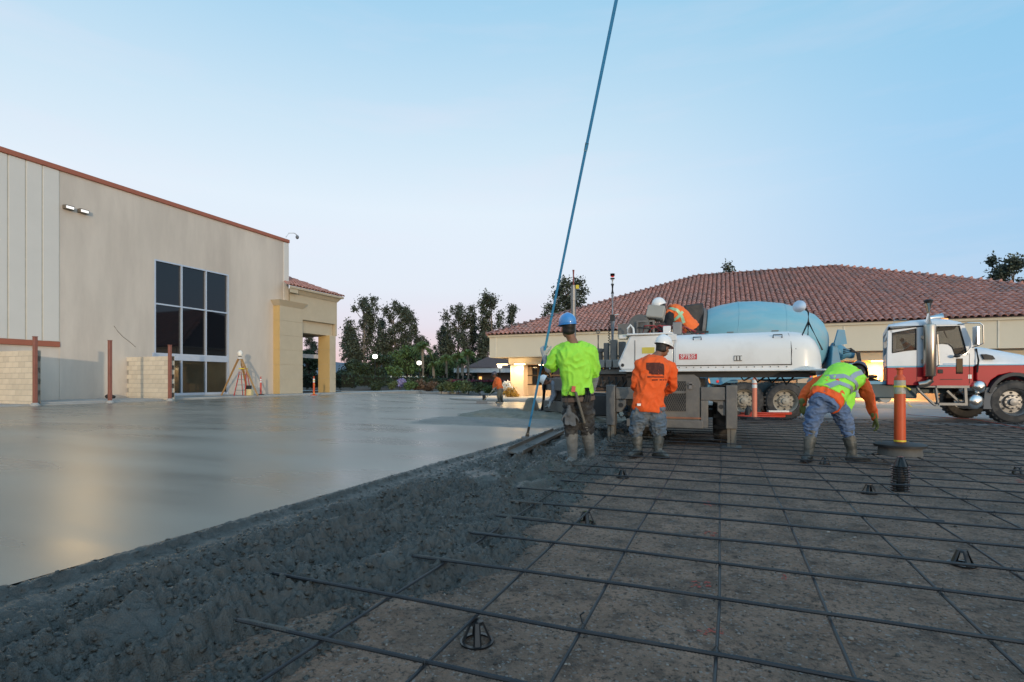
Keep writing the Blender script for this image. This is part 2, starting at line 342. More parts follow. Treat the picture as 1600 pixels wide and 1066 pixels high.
tag(grid_obj('wet_concrete_spill', frange(SE - .10, -.55, 122), frange(4.4, 11.4, 350), spill_h, m_wet), 'far stretch of lumpy wet concrete round the float worker boots', 'wet concrete', kind='stuff')

ST_ = []
for i in range(3):
    b_ = bmesh.new(); bmesh.ops.create_icosphere(b_, subdivisions=1, radius=1)
    ST_.append(([Vector(v.co) * (1 + .45 * noise.noise(Vector(v.co) * 1.3 + Vector((i * 7, 0, 0)))) for v in b_.verts], [[v.index for v in f.verts] for f in b_.faces])); b_.free()
mb = MB()
for i in range(8000):
    v = .35 + 8.5 * rng.random() ** 1.5; u = rng.uniform(SE + .02, edge_u(v) + .06)
    if sst(.12, .42, nz(u * 1.5 + 5, v * 1.2, 4, oc=2)) > rng.uniform(.3, 1.1) or rng.random() > .25 + sst(.0, .6, u - SE): continue
    r = rng.uniform(.005, .013) * (1.8 if rng.random() < .05 else 1); vs3, fs3 = ST_[i % 3]
    q = Quaternion((rng.random(), rng.random(), rng.random(), rng.random())).normalized().to_matrix(); c = Vector((u, v, max(spill_h(u, v), soil_h(u, v)) + r * .05)); sx = Vector((r * rng.uniform(.8, 1.5), r * rng.uniform(.7, 1.2), r * rng.uniform(.6, .95)))
    mb.add([c + Vector(((q @ p).x * sx.x, (q @ p).y * sx.y, (q @ p).z * sx.z)) for p in vs3], fs3)
tag(mb.build('concrete_clods', m_wet, sm=60, recalc=False), 'grey clods and coated stones scattered on the wet concrete heap', 'concrete clods', kind='stuff')
m_pile = M('screed_concrete', (.20, .175, .125), .7, 0, .25, 5, .4, 60, (.13, .12, .10), .5, 3)
def pile_h(u, v):
    a = sst(-7.6, -6.2, u - .25 * (14 - v)) * sst(-2.3, -3.2, u) * sst(11.7, 12.6, v + .3 * nz(u, v, 1)) * sst(17.6, 15.5, v)
    return slab_z(u, v) - .03 + a * (.08 + .05 * nz(u * 1.2, v * 1.2, 5) + .05 * lump(u, v, 4) + .03 * abs(nz(u * 7, v * 7)))
tag(grid_obj('concrete_windrow', frange(-8, -2.2, 150), frange(11.4, 18, 150), pile_h, m_pile), 'brownish low heap of unlevelled concrete ahead of the screed head', 'concrete heap', kind='stuff')
m_strip = M('struck_concrete', (.17, .158, .135), .5, 0, .2, 3, .25, 60)
def strip_h(u, v):
    a = sst(-7.4, -6.4, u - .2 * (12 - v)) * sst(-2.95, -3.3, u) * sst(9.0, 9.8, v) * sst(12.4, 11.8, v)
    return slab_z(u, v) - .012 + a * (.017 + .010 * math.sin(v * 2 * math.pi / .22 + 2.0 * nz(u * .5, v * .3)) + .008 * nz(u * 4, v * 9, 2))
structure(grid_obj('struck_strip', frange(-7.6, -2.9, 90), frange(8.9, 12.5, 150), strip_h, m_strip))

structure(grid_obj('added_shade_berm', frange(-14, 52, 90), frange(-17, -11, 14), lambda u, v: -.3 + 2.0 * max(0, 1 - ((v + 14) / 2.6) ** 2) * (1 + .08 * nz(u * .5, v * .5)) * sst(-14, -10, u) + .12 * nz(u * 1.3, v * 1.3, 2), m_soil))  # unseen bank added behind the camera to keep low sun off the foreground
# kerbs and pavements
m_kerb = M('kerb_concrete', (.38, .365, .34), .75, 0, .12, 2, .12, 40, (.22, .21, .19), .4, .8)
mb = MB().bx(-25.75, -23.75, 16.4, 40, -.2, .235).bx(-25.75, -22.9, 4, 15.95, -.2, .20)
structure(mb.build('sidewalk_strip', m_kerb, bevel=.02))
structure(MB().bx(-23.745, -23.55, 16.4, 37.5, -.2, .245).build('kerb', m_kerb, bevel=.03))
def poly_slab(name, pts, z0, z1, mat, bevel=.03): return structure(MB().prism(pts, 'z', z0, z1).build(name, mat, bevel=bevel, sm=40))
tip = [(-12.0 - 2.3 * math.sin(a), 26.7 - 2.3 * math.cos(a)) for a in frange(0, math.pi * .62, 9)]
poly_slab('island_sidewalk', [(30, 24.4)] + tip + [(-12.6, 36), (30, 46)], -.2, .12, m_kerb)
poly_slab('far_kerb', [(-38, 37.2), (-22, 38.6), (-12, 40.5), (-11.8, 43), (-40, 40)], -.2, .13, m_kerb)
m_bed = M('planting_soil', (.10, .065, .045), .95, 0, .3, 1.2, .5, 20, (.05, .05, .03), .6, .8)
def bed_h(u, v): return .15 + .9 * sst(0, 9, v - 39.5 + .1 * u * 0) * (.6 + .4 * nz(u * .3, v * .3)) + .12 * nz(u * .9, v * .9, 3)
structure(grid_obj('garden_bed', frange(-60, -6, 90), [39.4 + 3 * t for t in (0, .1, .25, .5, .8, 1.2, 1.8, 2.5, 4, 7, 12)], lambda u, v: bed_h(u, v) - (.3 if v < 39.5 else 0), m_bed))
# hills
m_hill_haze = M('hill_haze_blue', (.10, .135, .17), .95, 0, .2, .02)  # slate blue of distance haze is put into the base colour
m_hill2 = M('near_hill', (.030, .032, .022), .95, 0, .3, .02)
def hill(name, cx, cy, ax, ay, h, mat, seed):
    fn = lambda u, v: -1 + h * max(0, 1 - ((u - cx) / ax) ** 2) ** 1.2 * max(0, 1 - ((v - cy) / ay) ** 2) * (.8 + .35 * nz(u * 3 / ax, v * 3 / ay, seed))
    return structure(grid_obj(name, frange(cx - ax, cx + ax, 60), frange(cy - ay, cy + ay, 20), fn, mat))
hill('hill', -1150, 1250, 600, 300, 66, m_hill_haze, 2)
hill('hill', 640, 330, 260, 620, 88, m_hill2, 5)

# ------------------------------------------------------------------ warehouse on the left
WU = -25.8; WT = 9.84
m_beige = M('tilt_wall_beige', (.61, .54, .465), .85, 0, .12, .7, .2, 60, (.45, .39, .335), .65, .5, stretch=(1, 1, .22))
m_panel = M('panel_white', (.66, .63, .58), .6, 0, .03, 1)
m_cap = M('parapet_rust', (.36, .115, .065), .6, 0, .08, 2)
m_frame = M('window_alloy', (.55, .60, .68), .4, .3, .05)
m_wglass = M('tinted_glass', (.006, .007, .010), .03, 0, 0, ior=1.55)
ware = empty('warehouse', (WU, 18, 0), 0, 'large beige warehouse with rust roof edge and tall dark window grid', 'warehouse')
w0, w1, wz0, wz1 = on_u(241, 405, WU).y, on_u(357, 428, WU).y, 2.42, 7.0
zb = .3                                                   # glazed doors reach down to the pavement
vd = on_u(93, 400, WU).y                                  # joint where the white panels begin
ve = on_u(443, 400, WU).y
mb = MB()
mb.bx(WU - .3, WU, vd, w0, -.3, WT).bx(WU - .3, WU, w1, ve, -.3, WT).bx(WU - .3, WU, w0, w1, wz1, WT).bx(WU - .3, WU, w0, w1, -.3, zb)
mb.bx(WU - 30, WU - .3, ve - .302, ve - .002, -.3, WT).bx(WU - 30, WU - .3, -14, ve, WT - .4, WT - .25)
mb.build('wall', m_beige, ware, W=True, sm=0)
MB().bx(WU - .3, WU - .02, -14, vd, -.3, 2.46).build('wall', m_beige, ware, W=True, sm=0)
MB().bx(WU - .28, WU + .03, ve, ve + .42, 3.0, WT - .02).build('corner_trim', m_panel, ware, W=True, bevel=.02)
MB().bx(WU - .35, WU + .08, -14, ve + .44, WT, WT + .21).build('parapet_cap', m_cap, ware, W=True, bevel=.02)
MB().bx(WU - .3, WU + .05, -14, vd, 2.46, 2.68).build('rust_band', m_cap, ware, W=True, bevel=.01)
edges = [vd] + [on_u(x, 400, WU).y for x in (66, 40, 12)]
while edges[-1] > -14: edges.append(edges[-1] - (edges[1] - edges[2]))
for a, b in zip(edges[1:], edges[:-1]): MB().bx(WU - .3, WU + .02, a + .022, b - .022, 2.685, WT - .002).build('wall_panel', m_panel, ware, W=True, bevel=.012)
MB().bx(WU - .3, WU + .006, -14, vd - .001, 2.67, WT - .01).build('panel_joint', M('joint_tan', (.56, .50, .40), .8), ware, W=True, sm=0)
# window grid with its own frame and panes
m1, m2 = on_u(284, 420, WU).y, on_u(322, 420, WU).y
win = MB().bx(WU - .16, WU + .02, w0, w0 + .07, zb, wz1).bx(WU - .16, WU + .02, w1 - .07, w1, zb, wz1).bx(WU - .16, WU + .02, w0 + .07, w1 - .07, wz1 - .07, wz1).bx(WU - .16, WU + .03, w0 - .1, w1, wz0 - .34, wz0)
zm = on_u(285, 480, WU).z
for mm in (m1, m2): win.bx(WU - .16, WU + .015, mm - .035, mm + .035, wz0, wz1 - .07).bx(WU - .16, WU + .015, mm - .035, mm + .035, zb, wz0 - .34)
for a, b in ((w0 + .07, m1 - .035), (m1 + .035, m2 - .035), (m2 + .035, w1 - .07)): win.bx(WU - .16, WU + .012, a, b, zm - .035, zm + .035).bx(WU - .16, WU + .012, a, b, zb, zb + .12)
wf = win.build('window', m_frame, ware, W=True, sm=0)
for a, b in ((w0 + .07, m1 - .035), (m1 + .035, m2 - .035), (m2 + .035, w1 - .07)):
    for z0, z1 in ((zm + .035, wz1 - .07), (wz0, zm - .035), (zb + .12, wz0 - .34)):
        MB().bx(WU - .10, WU - .08, a, b, z0, z1).build('pane', m_wglass if z1 > 2.4 else M('door_glass', (.05, .043, .028), .05, 0, .5, .5), wf, W=True, sm=0)
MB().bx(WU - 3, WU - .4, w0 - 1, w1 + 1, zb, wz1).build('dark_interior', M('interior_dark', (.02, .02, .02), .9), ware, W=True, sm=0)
for px, py in ((105, 325), (128, 331)):
    p = on_u(px, py, WU); b = MB().box((WU + .10, p.y, p.z), (.20, .36, .17)).build('wall_light', M('fixture_bronze', (.16, .13, .10), .5), ware, W=True, bevel=.02)
    MB().box((WU + .205, p.y, p.z - .01), (.03, .28, .10)).build('lens', M('fixture_lens', (.8, .8, .8), .3, emit=(1, .97, .92), estr=.7), b).location = Vector((0, 0, 0))
    for q in kids(b): q.data.transform(Matrix.Translation(-parent_world(ware)))
# the two lit wall lights throw a faint warm sheen over the near slab
for px, py in ((105, 325), (128, 331)):
    p = on_u(px, py, WU); sl = bpy.data.lights.new('flood_lamp', 'SPOT'); sl.energy = 260; sl.color = (1, .68, .32); sl.spot_size = R(75); sl.spot_blend = 1; sl.shadow_soft_size = .35
    so_ = bpy.data.objects.new('flood_lamp', sl); COL.objects.link(so_); so_.parent = ware; so_.location = Vector((WU + .6, p.y, p.z - .05)) - parent_world(ware)
    so_.rotation_euler = (Vector((-14, 5, .1)) - Vector((WU + .6, p.y, p.z))).to_track_quat('-Z', 'Y').to_euler()
p = on_u(450, 376, WU)
cm = MB().tube([(WU + .1, ve + .1, WT + .3), (WU + .1, ve + .35, WT + .62), (WU + .15, ve + .75, WT + .72), (WU + .15, ve + 1.0, WT + .64)], .025, 6).build('security_camera', M('paint_grey', (.6, .6, .6), .5), ware, W=True)
MB().ell((WU + .15, ve + 1.0, WT + .52), (.11, .11, .13), 12, 8).build('camera_dome', M('dome_dark', (.15, .16, .18), .2), cm).data.transform(Matrix.Translation(-parent_world(ware)))
# crack and drain patches on the wall: thin filler sitting 3 mm proud
cr = [on_u(x, y, WU) for x, y in ((178, 509), (184, 517), (192, 527), (203, 534), (212, 542))]
MB().tube([(WU + .002, c.y, c.z + rng.uniform(-.03, .03)) for c in cr], .012, 5).build('wall_crack', M('crack_filler', (.2, .16, .13), .9), ware, W=True)
# low sill under the doors and the drain stones
MB().bx(WU, WU + .16, w0 - .3, w1 + .3, .235, .30).build('door_step', m_kerb, ware, W=True, bevel=.01)

# ------------------------------------------------------------------ block walls and rust posts of the enclosure
m_block = M('block_cream', (.68, .59, .46), .85, 0, .06, 6, .25, 80, rnd=.09)
m_mort = M('mortar', (.38, .34, .28), .9)
BL, BH, BT = .405, .205, .19
def block_mesh(L):
    o = MB().box((0, 0, 0), (L - .012, BT, BH - .012)).build('block', m_block, bevel=0); return o
def block_wall(v, u0, u1, rows, label):
    t = empty('block_wall', (u1, v, 0), 0, label, 'block wall', 'cream block walls of the bin enclosure')
    MB().bx(u0, u1 - .006, v - BT / 2 + .008, v + BT / 2 - .008, .0, .10 + rows * BH - .008).build('mortar_core', m_mort, t, W=True, sm=0)
    fb = block_mesh(BL); hb = block_mesh(BL / 2); w = parent_world(t)
    for r in range(rows):
        x = u1 - (BL if r % 2 == 0 else BL / 2) / 2; half = r % 2 == 1
        while x > u0 + .1:
            o = copy_obj(hb if half else fb, t); o.name = 'block'
            o.location = (x - w[0], 0, .10 + (r + .5) * BH); o.rotation_euler = (0, 0, 0)
            step = (BL / 2 if half else BL); x -= step / 2 + BL / 2; half = False
    bpy.data.objects.remove(fb); bpy.data.objects.remove(hb)
pv = [on_z(56, 636, .1), on_z(172, 632, .1), on_z(266, 628, .1)]
PU = -22.95
pys = [on_u(x, 600, PU).y for x in (56, 172, 265)]
ptop = [on_u(x, y, PU).z for x, y in ((54, 527), (173, 533), (265, 540))]
block_wall(pys[0] + .05, WU + .02, PU + .02, 10, 'cream block wall at the left picture edge, below the rust band')
block_wall(pys[2] + .05, WU + .02, PU + .12, 10, 'cream block wall in front of the glazed warehouse doors')
for y_, zt, lb in zip(pys, ptop, ('rust red steel post at the end of the left block wall', 'lone rust red steel post standing between the two block walls', 'rust red steel post before the block wall by the doors')):
    t = empty('steel_post', (PU + .16, y_ - .10, 0), 0, lb, 'post', 'rust red enclosure posts')
    MB().bx(-.058, .058, -.058, .058, .1, zt).build('post_tube', m_rust, t, bevel=.015); MB().bx(-.063, .063, -.063, .063, zt, zt + .02).build('cap', m_rust, t); MB().lathe([(.15, .0), (.15, .18), (.09, .26)], n=14).build('footing', m_kerb, t)
structure(MB().bx(WU + .17, PU - .2, pys[0] + .2, pys[2] - .2, -.1, .26).build('enclosure_pad', m_kerb, bevel=.02))
for px, py, lb in ((79, 621, 'dark debris bag on the enclosure pad near the left post'), (252, 622, 'small dark lump at the foot of the middle block wall')):
    p = on_z(px, py, .26); o = MB().ell((0, 0, .09), (.2, .15, .11), 12, 8).ell((.14, .05, .07), (.12, .12, .08), 10, 7).build('debris_bag', m_black, loc=(max(p[0], WU + .5), p[1], .26)); tag(o, lb, 'debris')

# ------------------------------------------------------------------ tiled portico
m_stucco = M('stucco_tan', (.50, .42, .30), .85, 0, .06, 1.5, .2, 60)
m_yellow = M('stucco_yellow', (.56, .385, .16), .8, 0, .06, 1.5, .2, 60)
m_tile = M('roof_tile_clay', (.49, .235, .185), .8, 0, .16, 5, .25, 40, (.24, .19, .18), .7, .9, rnd=.20)
m_pan = M('roof_pan', (.10, .06, .05), .9)
def tile_mesh(w=.115, L=.45):
    mb = MB(); n = 6; ang = [math.pi * i / n for i in range(n + 1)]
    for (y0, r0, zz0), (y1, r1, zz1) in (((0, w, .028), (L, w * .84, 0)),):
        a = [(-r0 * math.cos(t), y0, r0 * .95 * math.sin(t) + zz0) for t in ang]; b = [(-r1 * math.cos(t), y1, r1 * .95 * math.sin(t) + zz1) for t in ang]
        mb.loft([a, b], False, close=False)
        c = [(-r0 * .86 * math.cos(t), y0, r0 * .80 * math.sin(t) + zz0) for t in ang]; d = [(-r0 * .86 * math.cos(t), y0 + .06, r0 * .7 * math.sin(t) + zz0 - .01) for t in ang]
        mb.loft([c, a], False, close=False); mb.loft([d, c], False, close=False)
    return mb
def tile_roof(parent_building, corners, O, ex, ey, inside, spacing, rowstep, width, nobj, key, name='roof', tdev=.02):
    """tiles on one slope: O eave origin, ex along the eave, ey up the slope"""
    en = ex.cross(ey).normalized(); wb = parent_world(parent_building)
    roof = MB().add([Vector(q) for q in corners], [tuple(range(len(corners)))]).build(name, m_pan, parent_building, W=True, sm=0)
    base = Matrix((ex, ey, en)).transposed()
    T = tile_mesh(width, rowstep * 1.16); proto = T.build('roof_tile', m_tile, roof, sm=50)
    pl = []
    lim = 400
    for i in range(-lim, lim):
        for j in range(0, 80):
            a, b = (i + .5) * spacing, j * rowstep
            if inside(a, b): pl.append((a, b))
    pts = [(O + ex * a + ey * b, a, b) for a, b in pl]
    pts.sort(key=lambda q: key(q[0]))
    stuff = MB(); tv = [Vector(q) for q in T.v]
    for k, (p, a, b) in enumerate(pts):
        jit = Vector((rng.uniform(-1, 1) * tdev * .5, rng.uniform(-1, 1) * tdev, rng.uniform(0, 1) * tdev * .4))
        tw = Matrix.Rotation(rng.uniform(-1, 1) * .03, 3, 'Z')
        m3 = base @ tw
        if k < nobj:
            o = proto if k == 0 else copy_obj(proto, roof)
            o.name = 'roof_tile'; o.location = p + base @ jit - wb; o.rotation_euler = m3.to_euler()
        else: stuff.add([m3 @ q + p + base @ jit for q in tv], T.f)
    if stuff.v:
        o = stuff.build('roof_tile_field', m_tile, roof, W=True, sm=50, recalc=False); o['kind'] = 'stuff'
    return roof
por = empty('portico', (-25.3, 27, 0), 0, 'tan entrance portico with two square columns and a small tiled roof', 'portico')
PF = -25.28; c1a, c1b = on_u(437, 500, PF).y, on_u(473, 500, PF).y; c2a, c2b = on_u(515, 500, PF).y, on_u(523, 500, PF).y
ct = on_u(437, 468, PF).z
def face_block(mb, x0, x1, y0, y1, z0, z1):    # tan on all sides but the face towards the yard, which is painted yellow
    mb.bx(x0, x1, y0 + .012, y1, z0, z1, mi=0); mb.bx(x0 + .005, x1 - .005, y0, y0 + .012, z0, z1, mi=1)
zc = [.235 + (ct - .35 - .235) * i / 6 for i in range(7)]
col = MB()
for a, b in zip(zc[:-1], zc[1:]): face_block(col, PF - .9, PF, c1a, c1b, a + .006, b - .006)
col.bx(PF - .88, PF - .03, c1a + .03, c1b - .03, .2, ct - .3)
col.build('column', [m_stucco, m_yellow], por, W=True, sm=0)
MB().add([(x, y, z) for z, e in ((ct - .35, 0), (ct - .02, .22)) for x, y in ((PF - .9, c1a - e), (PF + e, c1a - e), (PF + e, c1b + e), (PF - .9, c1b + e))], [(0, 1, 2, 3), (7, 6, 5, 4), (0, 4, 5, 1), (1, 5, 6, 2), (2, 6, 7, 3), (3, 7, 4, 0)]).build('capital', m_stucco, por, W=True, sm=0)
et = on_u(525, 463, PF).z; ob = on_u(497, 522, PF).z
zc = [.2 + (ob - .2) * i / 4 for i in range(5)]; col = MB()
for a, b in zip(zc[:-1], zc[1:]): face_block(col, PF - 1.0, PF, c2a, c2b + .1, a + .006, b - .006)
col.bx(PF - .97, PF - .03, c2a + .03, c2b + .07, .1, ob)
col.build('column', [m_stucco, m_yellow], por, W=True, sm=0)
MB().bx(PF - 1.0, PF - .02, ve + .43, c2b + .1, ob + .82, et - .1).build('beam', m_stucco, por, W=True, sm=0)
MB().bx(PF - .95, PF - .25, c1b - .3, c2b + .05, ob, ob + .82).build('beam', m_stucco, por, W=True, sm=0)
MB().bx(PF - 8, PF - .02, c2b + .105, c2b + .25, ob, et - .1).build('end_wall', m_stucco, por, W=True, sm=0)
MB().bx(PF - 7.9, PF - .96, c1b, c2b + .08, ob + .3, ob + .4).build('soffit', M('soffit_warm', (.55, .30, .14), .8), por, W=True, sm=0)
MB().add([(x, y, z) for z, e in ((et - .42, .02), (et - .05, .28)) for x, y in ((PF - 8, ve + .43), (PF + e, ve + .43), (PF + e, c2b + .25 + e), (PF - 8, c2b + .25 + e))], [(0, 1, 2, 3), (7, 6, 5, 4), (0, 4, 5, 1), (1, 5, 6, 2), (2, 6, 7, 3), (3, 7, 4, 0)]).build('cornice', m_stucco, por, W=True, sm=0)
yb = c2b + .5
ra, rb = on_u(474, 555, PF - 5).y, on_u(496, 555, PF - 5).y; MB().bx(PF - 5, PF - 4.8, ra - .5, rb + .25, on_u(485, 560, PF - 5).z, on_u(485, 554, PF - 5).z).build('rear_beam', M('rail_pale', (.62, .52, .46), .8), por, W=True, sm=0)
ys = on_u(452, 450, PF + .36).y
MB().prism([(WU + .05, ve + .42), (PF + .27, ys + .15), (PF + .27, ve + .428), (WU + .05, ve + .428)], 'z', et - .42, et - .05).build('cornice', m_stucco, por, W=True, sm=0); MB().prism([(WU + .05, ve + .42), (PF - .02, ys + .45), (PF - .02, ve + .428)], 'z', ob + .82, et - .421).build('beam', m_stucco, por, W=True, sm=0)
MB().prism([(PF + .33, ys + .05), (PF + .33, yb + .06), (PF - .4, yb + .06), (PF - .4, ve + .45)], 'z', et - .16, et - .035).build('eave_board', m_stucco, por, W=True, sm=0)
pit = math.atan(.42)
O = Vector((PF + .36, yb + .1, et - .03)); exv = Vector((0, 1, 0)); eyv = Vector((-math.cos(pit), 0, math.sin(pit)))
span = yb + .1 - ys; cs_ = math.cos(pit)
tile_roof(por, [O, O + exv * -span, O + exv * (-span / 2) + eyv * (span / 2 / cs_)], O, exv, eyv, lambda a, b: -span + .04 + b * cs_ * .98 < a < -b * cs_ * .98, .27, .38, .12, 60, lambda p: -p.z)

# ------------------------------------------------------------------ low tiled building on the right
m_cream = M('fascia_cream', (.60, .54, .42), .8, 0, .04, 1, .1, 60)
m_cream2 = M('wall_peach', (.58, .44, .31), .85, 0, .05, 1, .15, 60)
m_wood = M('window_wood', (.06, .035, .02), .5)
off = empty('office_building', (3, 30, 0), 0, 'long low cream building with a wide clay tile hip roof', 'building')
EV = 28.0; EL = on_v(760, 525, EV).x; EZ = on_v(760, 524, EV).z; PI_ = math.atan(5 / 12); cs_ = math.cos(PI_); RL = 11.2; ER = 17.9
ridge = EZ + RL * 5 / 12
FV = EV + .18
fz0, fz1 = EZ - 1.30, EZ - .10
MB().bx(EL + .12, ER, FV, FV + .22, fz0, fz1).bx(EL + .12, EL + .34, FV + .221, FV + 22, fz0, fz1).build('fascia', m_cream, off, W=True, sm=0)
MB().bx(EL + .02, ER, FV - .10, FV + .12, fz1 - .02, fz1 + .14).bx(EL + .02, EL + .2, FV + .121, FV + 22, fz1 - .02, fz1 + .14).build('gutter', m_cream, off, W=True, bevel=.03)
for x in (775, 1062, 1319, 1560):
    p = on_v(x, 540, FV); MB().bx(p.x - .03, p.x + .03, FV - .03, FV - .002, fz0 + .02, fz1 - .03).build('fascia_batten', M('batten', (.66, .61, .50), .7), off, W=True, sm=0)
bz = fz0 - .40
MB().bx(EL + 1.0, ER, FV + .8, FV + 1.1, bz, fz0).bx(EL + 1.0, EL + 1.3, FV + 1.101, FV + 14, bz, fz0).build('porch_beam', m_cream, off, W=True, sm=0)
MB().bx(EL + .35, ER, FV + .222, FV + 12, fz0 + .02, fz0 + .08).build('soffit', m_cream2, off, W=True, sm=0)
MB().bx(EL + 1.3, ER, FV + 1.1, FV + 4, bz + .03, bz + .09).build('porch_ceiling', m_cream2, off, W=True, sm=0)
wallv = FV + 3.2
xa, xb = on_v(822, 580, wallv).x, on_v(900, 580, wallv).x
sill = on_v(830, 602, wallv).z
dx0, dx1 = on_v(1318, 580, wallv).x, on_v(1334, 580, wallv).x
MB().bx(EL + 1.6, xa, wallv, wallv + .3, -.1, bz + .05).bx(xa, xb, wallv, wallv + .3, -.1, sill).bx(xb, dx0, wallv, wallv + .3, -.1, bz + .05).bx(dx1, ER, wallv, wallv + .3, -.1, bz + .05).bx(EL + 1.6, EL + 1.9, wallv + .301, wallv + 14, -.1, bz + .05).build('wall', m_cream2, off, W=True, sm=0)
w = MB()
for i in range(5):
    x = xa + (xb - xa) * i / 4; w.bx(x - .05, x + .05, wallv - .05, wallv + .12, sill, bz)
for z in (sill + .04, (sill + bz) / 2, bz - .04): w.bx(xa + .05, xb - .05, wallv - .04, wallv + .11, z - .035, z + .035)
wf = w.build('window', m_wood, off, W=True, sm=0)
MB().bx(xa, xb, wallv + .13, wallv + .16, sill, bz).build('pane', m_wglass, wf, W=True, sm=0)
w = MB().bx(dx0, dx0 + .1, wallv - .02, wallv + .2, -.1, bz).bx(dx1 - .1, dx1, wallv - .02, wallv + .2, -.1, bz); df = w.build('door', m_wood, off, W=True, sm=0)
MB().bx(dx0 + .1, dx1 - .1, wallv + .05, wallv + .1, -.1, bz).build('pane', m_wglass, df, W=True, sm=0)
# square porch columns
for px0, px1 in ((801, 821), (1010, 1034), (1245, 1272), (1560, 1590)):
    a, b = on_v(px0, 600, FV + .95).x, on_v(px1, 600, FV + .95).x; b = max(b, a + .7)
    MB().bx(a, b, FV + .62, FV + 1.32, -.1, bz).build('column', m_cream2, off, W=True, sm=0)
    MB().bx(a - .05, b + .05, FV + .57, FV + 1.37, -.1, .25).build('plinth', m_cream2, off, W=True, sm=0)
MB().bx(xa - .2, xb + 2, wallv - .9, wallv - .1, -.1, sill - .02).build('planter_wall', m_cream2, off, W=True, bevel=.03)
# porch downlights that are lit in the photograph
def porch_light(px, py, v, power, col=(1, .62, .24), size=.28):
    p = on_v(px, py, v); z = bz + .02
    l = MB().bx(p.x - size, p.x + size, v - .16, v + .16, z - .05, z).build('porch_light', m_lamp, off, W=True, sm=0)
    la = bpy.data.lights.new('porch_lamp', 'AREA'); la.shape = 'RECTANGLE'; la.size = size * 2; la.size_y = .3; la.energy = power; la.color = col
    lo = bpy.data.objects.new('porch_lamp', la); COL.objects.link(lo); lo.parent = off; lo.location = Vector((p.x, v, z - .07)) - parent_world(off)
porch_light(1373, 541, wallv - .75, 260, (1, .52, .16))
gl = bpy.data.lights.new('added_wall_glow', 'POINT'); gl.energy = 120; gl.color = (1, .42, .085); gl.shadow_soft_size = .12  # added point lamp that makes the low warm glow on the wall
glo = bpy.data.objects.new('added_wall_glow', gl); COL.objects.link(glo); glo.parent = off; glo.location = on_v(1372, 577, wallv - .42) - parent_world(off)
MB().ell(on_v(1372, 580, wallv - .42), (.07, .07, .10), 10, 8).cyl(on_v(1372, 583, wallv - .42), on_v(1372, 583, wallv - .42) * 1 - Vector((0, 0, 1.1)), .03, n=8).build('added_glow_post', m_lamp, off, W=True)  # glowing bulb and post added to go with the glow lamp
porch_light(785, 558, FV + .35, 60, (1, .72, .38)); porch_light(812, 560, FV + .3, 55, (1, .72, .38)); porch_light(850, 560, FV + 1.9, 60, (1, .72, .38))
porch_light(1580, 560, wallv - .9, 60)
# roof: one slope faces the yard, hips to either side
O = Vector((EL, EV, EZ)); exv = Vector((1, 0, 0)); eyv = Vector((0, cs_, math.sin(PI_)))
W_ = ER - EL
def inside(a, b): return b * cs_ - .0 < a < W_ - b * cs_ and b * cs_ < RL - .1
A0, B0, C0, D0 = O, O + exv * W_, Vector((ER - RL, EV + RL, ridge)), Vector((EL + RL, EV + RL, ridge))
roof = tile_roof(off, [A0, B0, C0, D0], O, exv, eyv, inside, .265, .37, .118, 300, lambda p: (p - Vector((11, 26, 3))).length, tdev=.03)
MB().add([A0, D0, Vector((EL, EV + 2 * RL, EZ)), B0, C0, Vector((ER, EV + 2 * RL, EZ))], [(0, 1, 2), (3, 5, 4), (1, 4, 5, 2)]).build('roof_back', m_pan, off, W=True, sm=0)
caps = MB()
for a, b in ((A0, D0), (D0, C0), (B0, C0)):
    d = b - a; n = int(d.length / .42)
    for i in range(n):
        p, q = a + d * (i / n), a + d * ((i + 1.15) / n); up = Vector((0, 0, .05)); caps.tube([p + up + Vector((0, 0, .03)), q + up], [.15, .125], 8)
o = caps.build('hip_tile_row', m_tile, roof, W=True, sm=50); o['kind'] = 'stuff'

# ------------------------------------------------------------------ planting behind
def leaf_cloud(clumps, n, size, seed, loose=.15):
    r = np.random.default_rng(seed); tot = sum(c[3] * c[4] * c[5] for c in clumps) ** 1; V = []
    wts = np.array([(c[3] * c[4] * c[5]) ** .72 for c in clumps]); wts /= wts.sum()
    for c, w in zip(clumps, wts):
        k = max(6, int(n * w)); d = r.normal(size=(k, 3)); d /= np.linalg.norm(d, axis=1)[:, None]; rad = r.random(k) ** .45 * (1 + loose * r.normal(size=k))
        ctr = np.array(c[:3]) + d * rad[:, None] * np.array(c[3:6])
        nrm = r.normal(size=(k, 3)); nrm /= np.linalg.norm(nrm, axis=1)[:, None]; t = np.cross(nrm, r.normal(size=(k, 3))); t /= np.linalg.norm(t, axis=1)[:, None]; b = np.cross(nrm, t)
        s = size * (.55 + .9 * r.random(k))[:, None]
        V.append(np.stack([ctr - t * s, ctr + b * s * .5, ctr + t * s, ctr - b * s * .5], 1))
    V = np.concatenate(V).reshape(-1, 3); m = MB(); m.v = [tuple(q) for q in V]; m.f = [[4 * i, 4 * i + 1, 4 * i + 2, 4 * i + 3] for i in range(len(V) // 4)]; m.m = [0] * len(m.f)
    return m
m_euc = M('eucalyptus_leaf', (.052, .066, .042), .7, 0, .3, .5, rnd=.65)
m_leaf = M('broad_leaf', (.065, .115, .035), .7, 0, .3, .6, rnd=.6)
m_hedge = M('hedge_leaf', (.026, .046, .020), .7, 0, .3, 1, rnd=.6)
m_shrub = M('shrub_leaf', (.085, .115, .045), .7, 0, .3, 1, rnd=.5)
m_dry = M('dry_leaf', (.13, .085, .055), .8, 0, .3, 1, rnd=.5)
m_bark = M('eucalyptus_bark', (.20, .17, .14), .9, 0, .3, 3)
m_bark2 = M('bark', (.09, .07, .05), .9, 0, .3, 3)
